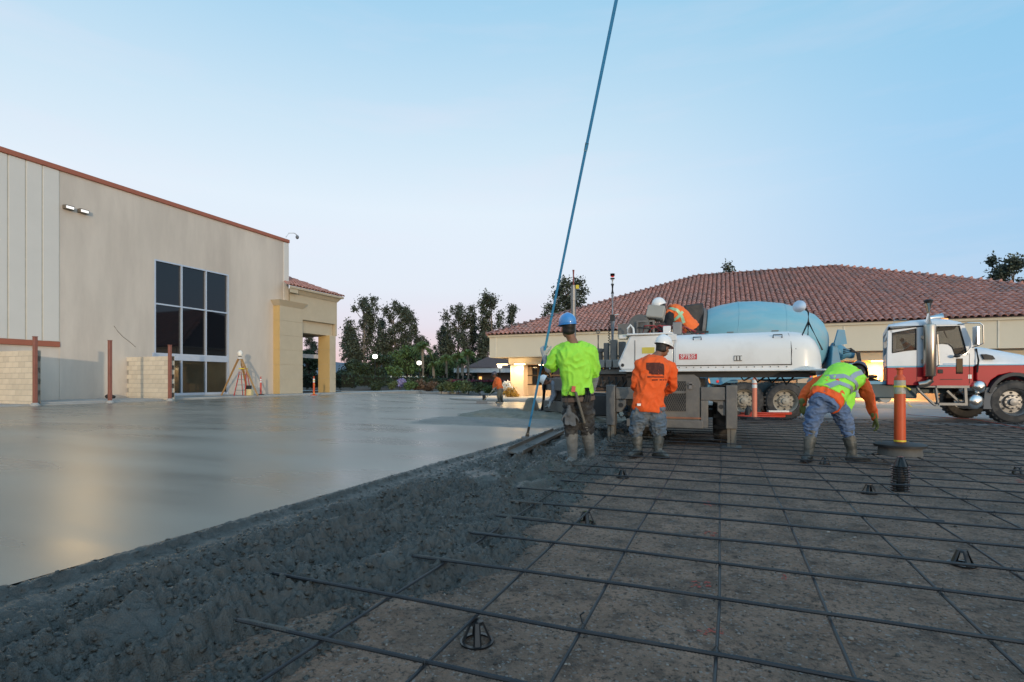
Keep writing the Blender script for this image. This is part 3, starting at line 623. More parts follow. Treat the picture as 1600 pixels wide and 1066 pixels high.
m_palm = M('palm_leaf', (.085, .13, .035), .6, 0, .25, 1, rnd=.4)
m_ptrunk = M('palm_trunk', (.22, .19, .15), .9, 0, .25, 4)
m_purple = M('purple_leaf', (.13, .02, .045), .7, 0, .3, 1, rnd=.5)
m_fl = M('white_flower', (.75, .75, .70), .6); m_lav = M('lavender_flower', (.30, .27, .5), .6)
def eucalyptus(px, top, base, half, Y, label, n, seed, sparse=1.0, group='eucalyptus trees behind the garden', base_z=None, cf=.28):
    r = random.Random(seed); g = at_y(px, 598, Y); zt = at_y(px, top, Y).z; zb_ = at_y(px, base, Y).z; w = half * 1.22 * Y / F; Hh = zt
    t = empty('eucalyptus_tree', (g.x, g.y, 0), 0, label, 'tree', group)
    tr = MB(); cl = []
    lean = r.uniform(-.05, .05) * Hh
    axis = [Vector((lean * k + r.uniform(-.15, .15), r.uniform(-.15, .15), Hh * .97 * k)) for k in (0, .2, .4, .6, .8, 1)]
    tr.tube(axis, [Hh * .020, Hh * .017, Hh * .014, Hh * .010, Hh * .006, .02], 7)
    cb = max(.08, cf)
    for i in range(n):
        k = cb + (1 - cb) * ((i + .5) / n) ** .85; f = (i + r.random()) / n
        env = w * (1.0 - .62 * max(0, (k - cb) / (1 - cb) - .25) ** 1.3) * (.45 + .55 * min(1, (k - cb + .08) / .2))
        a = r.random() * 6.28; d = env * r.uniform(.25, .95)
        s = Vector((lean * k, 0, Hh * (k - .12))); e = Vector((lean * k + math.cos(a) * d, math.sin(a) * d * .8, Hh * k + r.uniform(-.02, .03) * Hh))
        tr.tube([s, (s + e) / 2 + Vector((0, 0, -.02 * Hh)), e], [Hh * .007, Hh * .005, .02], 5)
        q = r.uniform(.055, .10) * Hh * (1.15 - .5 * (k - cb) / (1 - cb))
        cl.append((e.x, e.y, e.z, q * r.uniform(.8, 1.2), q, q * r.uniform(.8, 1.35)))
        if r.random() < .55: cl.append((e.x * 1.1 + r.uniform(-.5, .5), e.y, e.z - q * 1.1, q * .6, q * .6, q * .8))
    cl.append((lean, 0, Hh * .95, Hh * .05, Hh * .05, Hh * .07))
    tr.build('trunk', m_bark, t)
    leaf_cloud(cl, int(8500 * sparse), .145 * Hh / 12, seed, .30).build('crown', m_euc, t, sm=0, recalc=False)
for a in ((571, 468, 590, 32, 88, 'tall dark eucalyptus standing nearest the tiled portico', 26, 3, 1.25), (618, 474, 590, 22, 90, 'slim eucalyptus second from the portico with a rounded top', 20, 4, 1.0),
          (641, 486, 592, 17, 94, 'shorter open eucalyptus right of the slim one', 14, 5, .7), (714, 478, 590, 27, 92, 'pointed eucalyptus midway between portico and office roof', 24, 6, 1.15),
          (740, 498, 592, 16, 96, 'small round eucalyptus just left of the office eave', 13, 7, .7), (771, 463, 590, 19, 90, 'tall eucalyptus rising over the left corner of the office roof', 20, 8, 1.0),
          (800, 478, 590, 18, 92, 'thin sparse eucalyptus behind the left office eave', 12, 9, .5), (886, 437, 560, 36, 92, 'wide eucalyptus behind the roof at the steel mast', 26, 10, 1.2),
          (1140, 418, 560, 26, 110, 'tip of a distant tree peeping over the long roof ridge', 14, 12, .6), (1588, 404, 560, 36, 90, 'dark tree crown over the roof at the right picture edge', 26, 13, 1.5),
          (600, 502, 592, 16, 100, 'dark eucalyptus filling the gap behind the slim one', 16, 17, .9), (657, 525, 594, 20, 99, 'low rounded eucalyptus right of the second pair', 16, 18, .9), (692, 508, 594, 16, 100, 'narrow eucalyptus left of the pointed one', 16, 19, .9), (757, 512, 594, 16, 101, 'lower eucalyptus between the tall one and the round one', 14, 20, .8), (553, 515, 594, 15, 96, 'slender eucalyptus beside the portico roof', 14, 21, .8), (545, 545, 596, 14, 98, 'low dark eucalyptus in the gap beside the portico', 10, 14, .6), (677, 540, 596, 22, 100, 'low hazy eucalyptus behind the tall palm', 14, 15, .8), (487, 525, 600, 16, 80, 'dark tree seen through the portico opening', 16, 16, 1.0)):
    eucalyptus(*a)
wd = []
for i in range(60):
    px = 528 + 5.2 * i + rng.uniform(-4, 4); q = at_y(px, 598, 106 + rng.uniform(-6, 6)); hh = rng.uniform(2.4, 4.6); wd.append((q.x, q.y, hh * .55, rng.uniform(1.5, 2.8), 1.6, hh * .6))
tag(leaf_cloud(wd, 9000, .30, 55).build('far_wood', m_hedge, sm=0, recalc=False), 'dark band of far undergrowth closing the view behind the garden', 'undergrowth', kind='stuff')
def round_tree(px, top, base, half, Y, label, mat, seed, n=2600, cat='tree', name='garden_tree', group='leafy garden trees', size=.16):
    r = random.Random(seed); g = at_y(px, base, Y); zt = at_y(px, top, Y).z; w = half * Y / F
    t = empty(name, (g.x, g.y, max(0, g.z)), 0, label, cat, group); h = zt - max(0, g.z)
    tr = MB().tube([(0, 0, -.3), (.05, 0, h * .3), (0, .05, h * .6)], [.12, .10, .05], 7); cl = []
    for i in range(11):
        a = r.random() * 6.28; d = w * r.uniform(.1, .7); k = r.uniform(.38, .86); e = Vector((math.cos(a) * d, math.sin(a) * d, h * k)); tr.tube([(0, 0, h * .25), e], [.05, .015], 5)
        q = w * r.uniform(.28, .48); cl.append((e.x, e.y, e.z, q, q, min(q, h * .16)))
    tr.build('trunk', m_bark2, t); leaf_cloud(cl, n, size, seed).build('crown', mat, t, sm=0, recalc=False)
for a in ((592, 553, 600, 36, 62, 'dark bushy garden tree under the tallest eucalyptus', m_hedge, 21), (636, 540, 598, 27, 64, 'green leafy tree right of the first street lamp', m_leaf, 22), (668, 548, 600, 26, 70, 'dark green tree behind the tall palm trunk', m_hedge, 23),
          (560, 562, 600, 20, 60, 'low dark tree touching the portico column', m_hedge, 24), (712, 552, 598, 20, 72, 'shadowy tree behind the palm cluster', m_hedge, 25), (748, 560, 598, 18, 74, 'dark tree before the far tiled house', m_hedge, 26), (616, 566, 599, 18, 58, 'mid green tree between the two street lamps', m_leaf, 28), (690, 560, 600, 18, 66, 'olive tree behind the left palms', m_leaf, 29), (480, 545, 604, 20, 52, 'dark leafy tree behind the portico columns', m_hedge, 27)):
    round_tree(*a)
def palm(px, top, base, half, Y, label, seed):
    r = random.Random(seed); g = at_y(px, base, Y); zt = at_y(px, top, Y).z; L_ = half * Y / F; z0 = max(0, g.z); h = zt - z0 - L_ * .25
    t = empty('palm_tree', (g.x, g.y, z0), 0, label, 'palm', 'feather palms in the garden')
    MB().tube([(0, 0, -.3), (.05, 0, h * .4), (0, 0, h)], [.20, .15, .13], 9).build('trunk', m_ptrunk, t)
    fr = MB()
    for i in range(34):
        a = i * 2.4 + r.random() * .5; el = r.uniform(-.25, 1.45); d = Vector((math.cos(a), math.sin(a), 0)); sd = Vector((-math.sin(a), math.cos(a), 0)); pts = []
        for k in range(8):
            q = k / 7; pts.append(Vector((0, 0, h)) + d * (L_ * q * math.cos(el) * (1 - .15 * q * q)) + Vector((0, 0, L_ * (math.sin(el) * q * 1.15 - .85 * q * q))))
        fr.tube(pts, [.03, .025, .02, .018, .015, .012, .01, .006], 4)
        for k in range(1, 8):
            for s_ in (-1, 1):
                for o_ in (0, .5):
                    p = pts[k] * (1 - o_) + pts[k - 1] * o_; ll = L_ * .34 * math.sin(math.pi * min(.96, (k - o_) / 8 + .15)); q_ = p + sd * s_ * ll * .7 + Vector((0, 0, -ll * .65)) + d * ll * .25
                    fr.add([p - d * .03, p + d * .05, q_], [(0, 1, 2)])
    fr.build('fronds', m_palm, t, sm=0, recalc=False)
for a in ((660, 536, 598, 22, 56, 'tallest palm with a bare trunk beside the second street lamp', 31), (697, 556, 600, 17, 54, 'left palm of the cluster before the far house', 32), (715, 553, 600, 17, 55, 'middle palm of the cluster before the far house', 33),
          (731, 548, 600, 19, 56, 'right palm of the cluster before the far house', 34), (677, 566, 600, 13, 54, 'small palm between the tall palm and the cluster', 35), (722, 562, 601, 14, 52, 'short palm leaning out in front of the cluster', 36)):
    palm(*a)
def hedge(px0, px1, top, base, Y, label, mat, seed, mat2=None, group='clipped hedges of the garden', n=2600, depth=1.4):
    a, b = at_y(px0, base, Y), at_y(px1, base, Y); zt = at_y(px0, top, Y).z; z0 = max(0, min(a.z, b.z)); c = (a + b) / 2
    L_ = (b - a).length; h = zt - z0; t = empty('hedge', (c.x, c.y, z0), YAW, label, 'hedge', group); cl = []
    k = max(3, int(L_ / .8))
    for i in range(k): cl.append((-L_ / 2 + L_ * (i + .5) / k, 0, h * .5, .75, depth / 2, h * .52))
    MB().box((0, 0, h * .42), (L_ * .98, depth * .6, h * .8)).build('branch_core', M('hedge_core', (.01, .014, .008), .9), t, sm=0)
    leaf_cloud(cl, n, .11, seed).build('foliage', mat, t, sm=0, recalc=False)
    if mat2:
        cl = [(q[0], q[1], h * .92, .5, depth * .5, h * .12) for q in cl]; leaf_cloud(cl, n // 3 if mat2 is m_purple else 45, .10, seed + 1).build('top_leaves', mat2, t, sm=0, recalc=False)
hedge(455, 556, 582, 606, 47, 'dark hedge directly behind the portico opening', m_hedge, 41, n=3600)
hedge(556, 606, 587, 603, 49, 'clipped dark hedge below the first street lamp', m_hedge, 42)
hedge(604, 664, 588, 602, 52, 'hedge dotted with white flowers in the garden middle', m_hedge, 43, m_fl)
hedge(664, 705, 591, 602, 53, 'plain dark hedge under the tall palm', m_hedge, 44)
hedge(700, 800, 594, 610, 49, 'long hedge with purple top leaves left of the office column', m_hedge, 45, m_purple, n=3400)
for i, (px, py, rr, Y, mt, lb) in enumerate(((612, 599, 9, 46, m_shrub, 'bright green shrub left of the brown soil bank'), (641, 600, 12, 45, m_leaf, 'low spreading green shrub in mid garden'), (655, 603, 12, 45.5, m_dry, 'reddish brown dry shrub'),
        (676, 601, 11, 45, m_dry, 'brown grassy shrub under the tall palm'), (690, 604, 9, 44, m_shrub, 'pale green shrub beside the brown one'), (703, 602, 12, 43, m_shrub, 'large olive shrub left of the purple hedge'), (716, 600, 11, 43, m_leaf, 'green shrub before the palm cluster'),
        (732, 603, 13, 42, m_shrub, 'grey green shrub before the purple hedge'), (750, 606, 11, 41, m_shrub, 'pale shrub nearest the kerb tip'), (625, 596, 9, 48, m_lav, 'lavender flowering shrub in mid garden'), (765, 607, 9, 40, m_leaf, 'low green shrub left of the raking worker'), (590, 604, 11, 45, m_hedge, 'dark low shrub on the soil bank'))):
    r_ = rr * Y / F; g = at_y(px, py, Y); t = empty('shrub', (g.x, g.y, max(.1, g.z - r_)), 0, lb, 'shrub', 'shrubs along the garden edge'); r2 = random.Random(60 + i)
    cl = [(r2.uniform(-.6, .6) * r_, r2.uniform(-.4, .4) * r_, r_ * r2.uniform(.4, 1.1), r_ * .6, r_ * .6, r_ * .5) for _ in range(6)]
    MB().tube([(0, 0, -.4), (0, 0, r_ * .6)], [.06, .03], 6).build('stem', m_bark2, t); leaf_cloud(cl, 900, .09, 80 + i).build('foliage', mt, t, sm=0, recalc=False)
# orange flowering plant lit by the porch, white blooms behind it
for px, py, mt, lb, rr in ((797, 612, M('amber_leaf', (.40, .22, .03), .7, rnd=.4), 'golden lit plant at the foot of the office column', 10), (792, 603, m_fl, 'white blooming bush against the office column', 7)):
    g = at_y(px, py, 30.2); r_ = rr * 30 / F; t = empty('flower_bush', (g.x, g.y, .1), 0, lb, 'bush'); MB().tube([(0, 0, 0), (0, 0, g.z)], .03, 6).build('stem', m_bark2, t)
    leaf_cloud([(0, 0, g.z - .1, r_, r_, r_), (.2, .1, g.z - .3, r_ * .8, r_ * .7, r_ * .7)], 700, .07, 97).build('foliage', mt, t, sm=0, recalc=False)
# street lamps
for px, py, Y, rr, lb in ((586, 557, 60, .27, 'lit street lamp left of the garden centre'), (655, 567, 62, .26, 'lit street lamp beside the tall palm'), (781, 572, 58, .22, 'globe lamp before the far tiled house'), (555, 573, 75, .16, 'small dim lamp close to the portico column')):
    p = at_y(px, py, Y); t = empty('street_lamp', (p.x, p.y, 0), 0, lb, 'street lamp', 'garden street lamps')
    MB().tube([(0, 0, -.1), (0, 0, p.z - rr * .8)], [.07, .05], 8).build('pole', m_dsteel, t); MB().lathe([(.05, p.z - rr), (rr, p.z - rr * .6), (rr, p.z + rr * .5), (rr * .4, p.z + rr * .8)], n=12).build('lantern', M('lamp_globe', (.9, .9, .9), .4, emit=(1, .93, .78), estr=4.5 if rr > .2 else 1.0), t)
# far tiled house
fh = empty('far_house', at_y(790, 600, 62) * 1, YAW, 'far low house with a dull tiled hip roof and white fascia', 'house'); fh.location.z = 0
k = 62 / F; zr, ze, zf, zg = HC + 37 * k, HC + 19 * k, HC + 12 * k, 0
x0, x1 = -42 * k, 40 * k
MB().add([(x0 - 1.4, -4, ze), (x1, -4, ze), (x1, 0, zr), (x0 + 32 * k - 1.4, 0, zr), (x0 - 1.4, 4, ze), (x1, 4, ze)], [(0, 1, 2, 3), (0, 3, 4), (3, 2, 5, 4)]).build('roof', M('far_roof', (.13, .075, .065), .9, 0, .2, 2), fh, sm=0)
MB().bx(x0 - 2.5, x1, -3.9, -3.7, zf, ze - .02).build('fascia', M('far_fascia', (.55, .58, .6), .8), fh, sm=0); MB().bx(x0, x1, -3, 3, 0, zf).build('wall', M('far_wall', (.10, .075, .06), .8), fh, sm=0)
MB().bx(x0 + 3 * k, x0 + 7 * k, -3.1, -3.02, .9, 1.5).build('window', M('far_window', (.5, .3, .1), .5, emit=(1, .5, .15), estr=1.6), fh, sm=0)

# ------------------------------------------------------------------ rebar mat on plastic chairs
m_bar = M('rebar_steel', (.020, .021, .025), .45, .1, .25, 14, dirt=(.06, .05, .042), dirt_amt=.5, ds=7)
m_chair = M('black_plastic', (.012, .012, .013), .28, 0, .1, 8)
m_skid = M('rebar_muddy', (.085, .08, .07), .7, .1, .3, 30, .4, 120)
mat_ = empty('rebar_mat', (3, 6, 0), 0, 'tied grid of dark steel reinforcing bars raised above the gravel', 'rebar mat')
BZ = .092
def bar_pts(a, b, n, amp, z):
    a, b = Vector(a), Vector(b); d = b - a; s = Vector((-d.y, d.x, 0)).normalized(); k = rng.random() * 50
    out = []
    for i in range(n):
        p = a + d * (i / (n - 1)); q = p.x + p.y
        out.append(p + s * amp * nz(q * .35, k) + Vector((0, 0, z + .007 * nz(q * .6, k + 9))))
    return out
def rib_bar(pts, r, mb):      # deformed bar: raised rings every 12 mm near the camera
    P = []; Rr = []
    for a, b in zip(pts[:-1], pts[1:]):
        n = max(2, int((b - a).length / .006))
        for i in range(n): P.append(a + (b - a) * (i / n)); Rr.append(r * (1.14 if len(P) % 2 else .92))
    mb.tube(P, Rr, 7)
RB = .0079
vy = [1.514 + .466 * i for i in range(31)]
for i, v in enumerate(vy):
    if v > 15.2: break
    v0 = v + rng.uniform(-.03, .03); skew = rng.uniform(-.03, .03)
    u1 = min(14.5, 2.2 + v * 1.02 + 1.2); u0 = (edge_u(v) - rng.uniform(.18, .5) if v < 9.6 else -2.6) if i else -1.78
    pts = bar_pts((u0, v0, 0), (u1, v0 + skew, 0), 26, .020, BZ + RB * 2)
    mb = MB()
    if v < 3.9: rib_bar(pts, RB, mb)
    else: mb.tube(pts, RB, 6)
    # lap splices: a second bar runs alongside for part of the length
    if i in (4, 6, 8, 10, 13, 16, 19, 22, 25):
        s0 = rng.uniform(.1, .6); a = u0 + (u1 - u0) * s0; pts2 = bar_pts((a, v0 + .022, 0), (a + 1.1, v0 + .025, 0), 8, .004, BZ + RB * 2)
        if v < 3.9: rib_bar(pts2, RB, mb)
        else: mb.tube(pts2, RB, 6)
    mb.build('rebar', m_bar, mat_, W=True, sm=45, recalc=False)
    if v < 9.6:
        MB().tube([p for p in bar_pts((u0 - .02, v0, 0), (u0 + rng.uniform(.2, .4), v0, 0), 7, .004, BZ + RB * 2 + .001)], [.004] + [RB * 1.12 + rng.uniform(0, .002) for _ in range(5)] + [RB * .9], 7).build('mortar_crust', m_skid, mat_, W=True)
ux = [-1.37, -.925, -.504, -.025, .403, .911, 1.34] + [1.34 + .455 * i for i in range(1, 30)]
for i, u in enumerate(ux):
    v0 = max(.9, (u - .4) / 1.1 * .75); v1 = 15.3
    pts = bar_pts((u, v0, 0), (u + rng.uniform(-.04, .04), v1, 0), 30, .022, BZ)
    if u < 1.0: 
        mb = MB(); near = [p for p in pts if p.y < 4.0]; rib_bar(near + [pts[len(near)]], RB * .8, mb); mb.tube(pts[len(near):], RB * .8, 6)
    else: mb = MB().tube(pts, RB * .8, 6)
    mb.build('rebar', m_bar, mat_, W=True, sm=45, recalc=False)
# a stray offcut and a tie-wire spiral standing on the first crossing
MB().tube([(-.504, 1.985, BZ + .02), (-.515, 1.99, BZ + .05), (-.50, 1.995, BZ + .062)], .004, 6).build('tie_wire', m_bar, mat_, W=True)
mb = MB()
for v in vy:
    if v > 6: break
    for u in ux:
        if u < edge_u(v) + .1 or u > 1.1 * v + .6 or rng.random() < .35: continue
        a = rng.uniform(-.3, .3); c = Vector((u, v, BZ + RB)); 
        for s_ in (-1, 1): mb.tube([c + Vector((.016 * s_, -.016, -.012)), c + Vector((.002, 0, .022)), c + Vector((-.016 * s_, .016, -.012))], .0014, 4)
o = mb.build('tie_wire', m_dsteel, mat_, W=True, sm=0, recalc=False); o['kind'] = 'stuff'
def rebar_chair_mesh(mb, z=0., s=1.):
    h = .083 * s
    for i in range(4):
        a = i * math.pi / 2 + .5; rings = []
        for q in (0, .5, 1):
            r = (.058 - .036 * q) * s; w = (.017 - .005 * q) * s; c = Vector((math.cos(a) * r, math.sin(a) * r, z + h * q)); t = Vector((-math.sin(a), math.cos(a), 0)); n_ = Vector((math.cos(a), math.sin(a), 0)) * .004 * s
            rings.append([c - t * w - n_, c + t * w - n_, c + t * w * .6 + n_, c - t * w * .6 + n_])
        mb.loft(rings)
    mb.lathe([(.052 * s, z), (.068 * s, z), (.068 * s, z + .007), (.052 * s, z + .007), (.052 * s, z)], n=20, cap=False)
    mb.lathe([(.012 * s, z + h - .016), (.024 * s, z + h - .012), (.020 * s, z + h), (.010 * s, z + h)], n=12)
chair = None
for px, py, lb in ((745, 1003, 'nearest black plastic rebar chair, below the mat in the lower middle'), (916, 817, 'rebar chair standing near the wet concrete heap, mid distance'), (973, 746, 'small rebar chair behind the orange worker boots'), (1358, 771, 'rebar chair between the bent worker and the chair stack'),
                   (1503, 882, 'rebar chair at the right of the gravel, nearest of that side'), (1289, 725, 'rebar chair between the boots of the bent worker'), (1590, 741, 'rebar chair at the far right edge beyond the delineator')):
    u, v = on_z(px, py)
    if chair is None:
        chair = empty('rebar_chair', (u, v, 0), 0, lb, 'rebar chair', 'rebar chairs under the mat'); mb = MB(); rebar_chair_mesh(mb); mb.build('cone_stand', m_chair, chair)
    else:
        c = copy_tree(chair); c.location = (u, v, 0); c['label'] = lb; c.rotation_euler = (0, 0, rng.random() * 3)
# stack of nested spare chairs
u, v = on_z(1407, 767); t = empty('chair_stack', (u, v, 0), 0, 'glossy tower of nested black rebar chairs before the orange delineator', 'chair stack')
mb = MB(); rebar_chair_mesh(mb, 0, 1.15); proto = mb.build('nested_chair', m_chair, t)
for i in range(1, 11):
    o = copy_obj(proto, t); o.location = (rng.uniform(-.004, .004), rng.uniform(-.004, .004), i * .023); o.rotation_euler = (0, 0, rng.uniform(-.1, .1)); o.name = 'nested_chair'
MB().lathe([(.060, .0), (.060, .20), (.045, .24), (.018, .315), (.010, .318)], n=16).build('inner_cone', m_chair, t)

# spray paint marks, string lines, stake
m_spray = M('red_spray', (.42, .085, .06), .9, 0, .3, 40)
mb = MB()
for px, py, w in ((1095, 912, 30), (1110, 985, 40), (1110, 833, 20), (1225, 901, 9), (1118, 1040, 7), (1108, 786, 18), (1594, 753, 12)):
    for _ in range(int(26 * w / 25)):
        x, y_ = px + rng.uniform(-1, 1) * w / 2, py + rng.uniform(-1, 1) * 4 + rng.gauss(0, 1.5)
        u, v = on_z(x, y_); r = rng.uniform(.002, .008) * v / 3; a = rng.random() * 3; z = soil_h(u, v) + .003
        mb.add([(u + r * math.cos(a + k * 1.26) * (1.6 if k % 2 else .8), v + r * math.sin(a + k * 1.26), z) for k in range(5)], [(0, 1, 2, 3, 4)])
tag(mb.build('spray_marks', m_spray, sm=0, recalc=False), 'faded red spray paint dashes on the gravel bed', 'paint mark', kind='stuff')
def strand(name, pts, r, mat, label, cat): return tag(MB().tube([Vector((*on_z(x, y, z), z)) for x, y, z in pts], r, 6).build(name, mat), label, cat)
strand('string_line', [(1418, 648, .12), (1470, 652, .12), (1520, 655, .12), (1560, 662, .12), (1610, 672, .12)], .008, m_spray, 'red string line along the rebar mat in front of the truck', 'string line')
strand('wooden_stake', [(1424, 711, .10), (1460, 708, .14)], .012, M('pine', (.42, .33, .22), .8), 'thin pale wooden stake lying right of the delineator base', 'stake')
strand('bent_offcut', [(1355, 711, .11), (1383, 703, .14)], .010, m_dsteel, 'dark bar offcut lying left of the delineator base', 'offcut')

# ------------------------------------------------------------------ delineators and hose
m_tape = M('caution_tape', (.75, .58, .05), .5, 0, .1, 20)
def delineator(loc, label, h=1.06, r=.052, rz=0, base='round', col=m_orange, tape=False, bags=False):
    t = empty('delineator_post', loc, rz, label, 'delineator', 'orange traffic delineators')
    z0 = .10 if base == 'drum' else .05
    MB().lathe([(r * 1.12, z0), (r * 1.08, z0 + .05), (r * 1.02, h - .14), (r * .98, h - .12), (r * .55, h - .09), (r * .5, h - .03), (r * .8, h - .02), (r * .8, h), (r * .3, h)], n=18).build('tube', col, t)
    for z in ((h - .34, h - .22) if base != 'drum' else (h - .33, h - .245)): MB().lathe([(r * 1.06, z), (r * 1.06, z + .085)], n=18, cap=False).build('reflective_band', m_refl if base != 'drum' else M('band_dirty', (.38, .37, .33), .5, 0, .25, 30, dirt=(.45, .38, .05), dirt_amt=.7, ds=14), t)
    if base == 'drum':
        MB().lathe([(.23, 0), (.22, .10), (.275, .105), (.28, .135), (.25, .15), (.07, .165)], n=28).build('base', m_black, t)
        MB().lathe([(.236, .005), (.226, .10)], n=28, cap=False).build('base_band', M('rubber_grey', (.12, .115, .105), .8, 0, .15, 12), t)
    else: MB().lathe([(.18, 0), (.18, .03), (.08, .06)], n=8).build('base', m_black if not bags else m_orange, t)
    if tape:
        MB().lathe([(r * 1.08, h - .25), (r * 1.12, h - .24), (r * 1.08, h - .225)], n=14, cap=False).build('caution_tape', m_tape, t)
        MB().tube([(.03, -.05, h - .24), (.07, -.07, h - .26), (.09, -.07, h - .28)], .012, 5).build('tape_knot', m_tape, t)
        MB().tube([(r, -.02, h - .42), (r + .03, -.03, h - .47), (r + .06, -.02, h - .49)], .006, 5).build('tape_end', m_tape, t)
        MB().lathe([(r * 1.14, z0 + .07), (r * 1.14, z0 + .09)], n=14, cap=False).build('foot_tape', m_tape, t)
    return t
u, v = on_z(1406, 711, .115); delineator((u, v, .115), 'tall orange delineator on a round drum base in the right foreground', 1.10, .058, base='drum', tape=True)
m_pink = M('faded_orange', (.72, .22, .13), .5, 0, .08, 6)
q = at_y(1179, 655, 13.1); delineator((q.x, q.y, .09), 'faded orange delineator standing by the rear truck wheels', 1.12, .055, col=m_pink)
delineator((*on_z(490.5, 618, .24), .24), 'orange delineator between the two portico columns', 1.05, .05, bags=True, tape=True)
delineator((-24.6, 22.6, .235), 'reddish delineator with pale top beside the portico column', 1.05, .05, col=M('faded_red', (.62, .10, .07), .5))
u, v = on_z(1186, 656); t = empty('hose_coil', (u, v, .09), 0, 'flat coil of red hose on the mat beside the truck wheel', 'hose')
mb = MB()
for i in range(5): mb.tube([(math.cos(a) * (.62 - .06 * (i % 3)) + .05 * i, math.sin(a) * (.40 - .04 * (i % 2)), .02 + .024 * i) for a in frange(0, 6.28, 28)], .022, 6, cap=False)
mb.build('hose_loop', M('red_hose', (.60, .07, .035), .5, 0, .1), t)
MB().box((.45, .05, .15), (.5, .25, .04), rot=.2).build('plastic_sheet', m_refl, t)
for k, lb in ((-.28, 'black rubber foot beside the faded delineator'), (-.05, 'dark jug standing before the faded delineator')):
    o = MB().lathe([(.07, 0), (.08, .05), (.075, .2), (.03, .26), (.03, .30)], n=10).build('rubber_jug', m_black, loc=(u + k, v - .25, .09)); tag(o, lb, 'jug')

# ------------------------------------------------------------------ laser level on tripod and step ladder by the warehouse
m_tripod = M('tripod_wood', (.46, .26, .10), .6, 0, .12, 6)
TZ = .24; tp = on_z(375, 614.5, TZ); tu = -24.55; tvv = on_u(375, 600, tu).y
hd = on_u(371, 553, tu).z
t = empty('survey_tripod', (tu, tvv, TZ), 0, 'yellow wooden tripod with a white laser level by the warehouse wall', 'tripod')
ah = hd - .25 - TZ
for a, rr in ((YAW + math.pi, 1.02), (YAW - .25, 1.15), (YAW + 1.5, .8)):
    d = Vector((math.cos(a), math.sin(a), 0)); sd = Vector((-d.y, d.x, 0)) * .05
    MB().bar(d * .08 + sd + Vector((0, 0, ah)), d * rr + sd * .3, .045).bar(d * .08 - sd + Vector((0, 0, ah)), d * rr - sd * .3, .045).bar(d * rr * .9 + Vector((0, 0, ah * .1)), d * rr, .03).build('leg', m_tripod, t)
MB().cyl((0, 0, ah - .75), (0, 0, ah + .12), .035, n=8).lathe([(.12, ah - .02), (.12, ah + .04)], n=12).build('mast', m_refl, t)
MB().lathe([(.07, ah + .10), (.10, ah + .14)], n=12).build('bracket', m_dsteel, t)
MB().lathe([(.11, ah + .14), (.13, ah + .2), (.13, ah + .34), (.08, ah + .42), (.05, ah + .44)], n=16).build('laser_head', M('laser_white', (.85, .8, .7), .4), t)
lad = empty('step_ladder', (tu + .1, tvv + .12, TZ), YAW, 'small red step ladder standing inside the tripod legs', 'ladder')
m_lred = M('ladder_red', (.55, .04, .03), .45)
lh = 1.45
for s_ in (-1, 1):
    MB().bar((s_ * .17, -.0, lh), (s_ * .30, -.38, 0), .05, .03).build('rail', m_lred, lad); MB().bar((s_ * .15, .04, lh), (s_ * .24, .42, 0), .04, .025).build('rail', m_lred, lad)
for i in range(1, 5):
    q = i / 5; MB().box((0, -.38 * (1 - q), lh * q), (.36 + .24 * (1 - q), .09, .025)).build('step', m_alu, lad)
MB().box((0, .02, lh + .02), (.40, .26, .06)).build('top_cap', m_tape, lad, bevel=.01)
bxp = on_u(389, 616, -24.2); t = empty('tool_box', (-24.2, bxp.y, TZ), YAW, 'pale yellow case with a black box on it at the ladder foot', 'case')
MB().box((0, 0, .17), (.38, .28, .34)).build('case', M('case_yellow', (.70, .58, .30), .6), t, bevel=.02); MB().box((-.02, 0, .45), (.26, .2, .20)).build('black_box', m_black, t, bevel=.02)

# ------------------------------------------------------------------ concrete mixer truck (local: x forward, y away from the camera, z up)
TO = on_z(1228, 657); TANG = YAW - R(15)
truck = empty('mixer_truck', (TO[0], TO[1], 0), TANG, 'concrete mixer truck with light blue drum and red and white cab', 'truck')
def wheel(parent, name, c, r, w, rim_mat, inward=1, dual=False):
    """wheel with its outer face at c, axle along +y*inward"""
    y0 = c[1]; prof = [(r * .60, .02), (r * .64, .0), (r * .90, .01), (r * .975, .045), (r, .09), (r, w - .09), (r * .975, w - .045), (r * .9, w - .01), (r * .6, w)]
    t = MB().lathe(prof, c, (0, inward, 0), 36, cap=False)
    for i in range(30):
        a = 2 * math.pi * i / 30; t.box((c[0] + math.cos(a) * r * .995, y0 + inward * w / 2, c[2] + math.sin(a) * r * .995), (.05, w * .80, .022), rot=Matrix.Rotation(math.pi / 2 - a, 3, 'Y'))
    if dual: t.lathe([(q, h + w + .06) for q, h in prof], c, (0, inward, 0), 36, cap=False)
    t = t.build(name, m_tyre, parent)
    rm = MB().lathe([(r * .61, .015), (r * .58, .03), (r * .53, .10), (r * .50, .16), (r * .34, .15), (r * .30, .09), (r * .17, .085), (r * .16, .03), (r * .06, .02), (.01, .018)], c, (0, inward, 0), 30, cap=False).build('rim', rim_mat, t)
    hl = MB(); nut = MB()
    for i in range(8):
        a = 2 * math.pi * i / 8; hl.cyl((c[0] + math.cos(a) * r * .425, y0 + inward * .145, c[2] + math.sin(a) * r * .425), (c[0] + math.cos(a) * r * .425, y0 + inward * .20, c[2] + math.sin(a) * r * .425), r * .055, n=10)
    for i in range(10):
        a = 2 * math.pi * (i + .5) / 10; nut.cyl((c[0] + math.cos(a) * r * .27, y0 + inward * .07, c[2] + math.sin(a) * r * .27), (c[0] + math.cos(a) * r * .27, y0 + inward * .12, c[2] + math.sin(a) * r * .27), .018, n=6)
    o = hl.build('hand_hole', m_black, t); o['kind'] = 'stuff'; o = nut.build('wheel_nut', m_steel, t); o['kind'] = 'stuff'
    return t
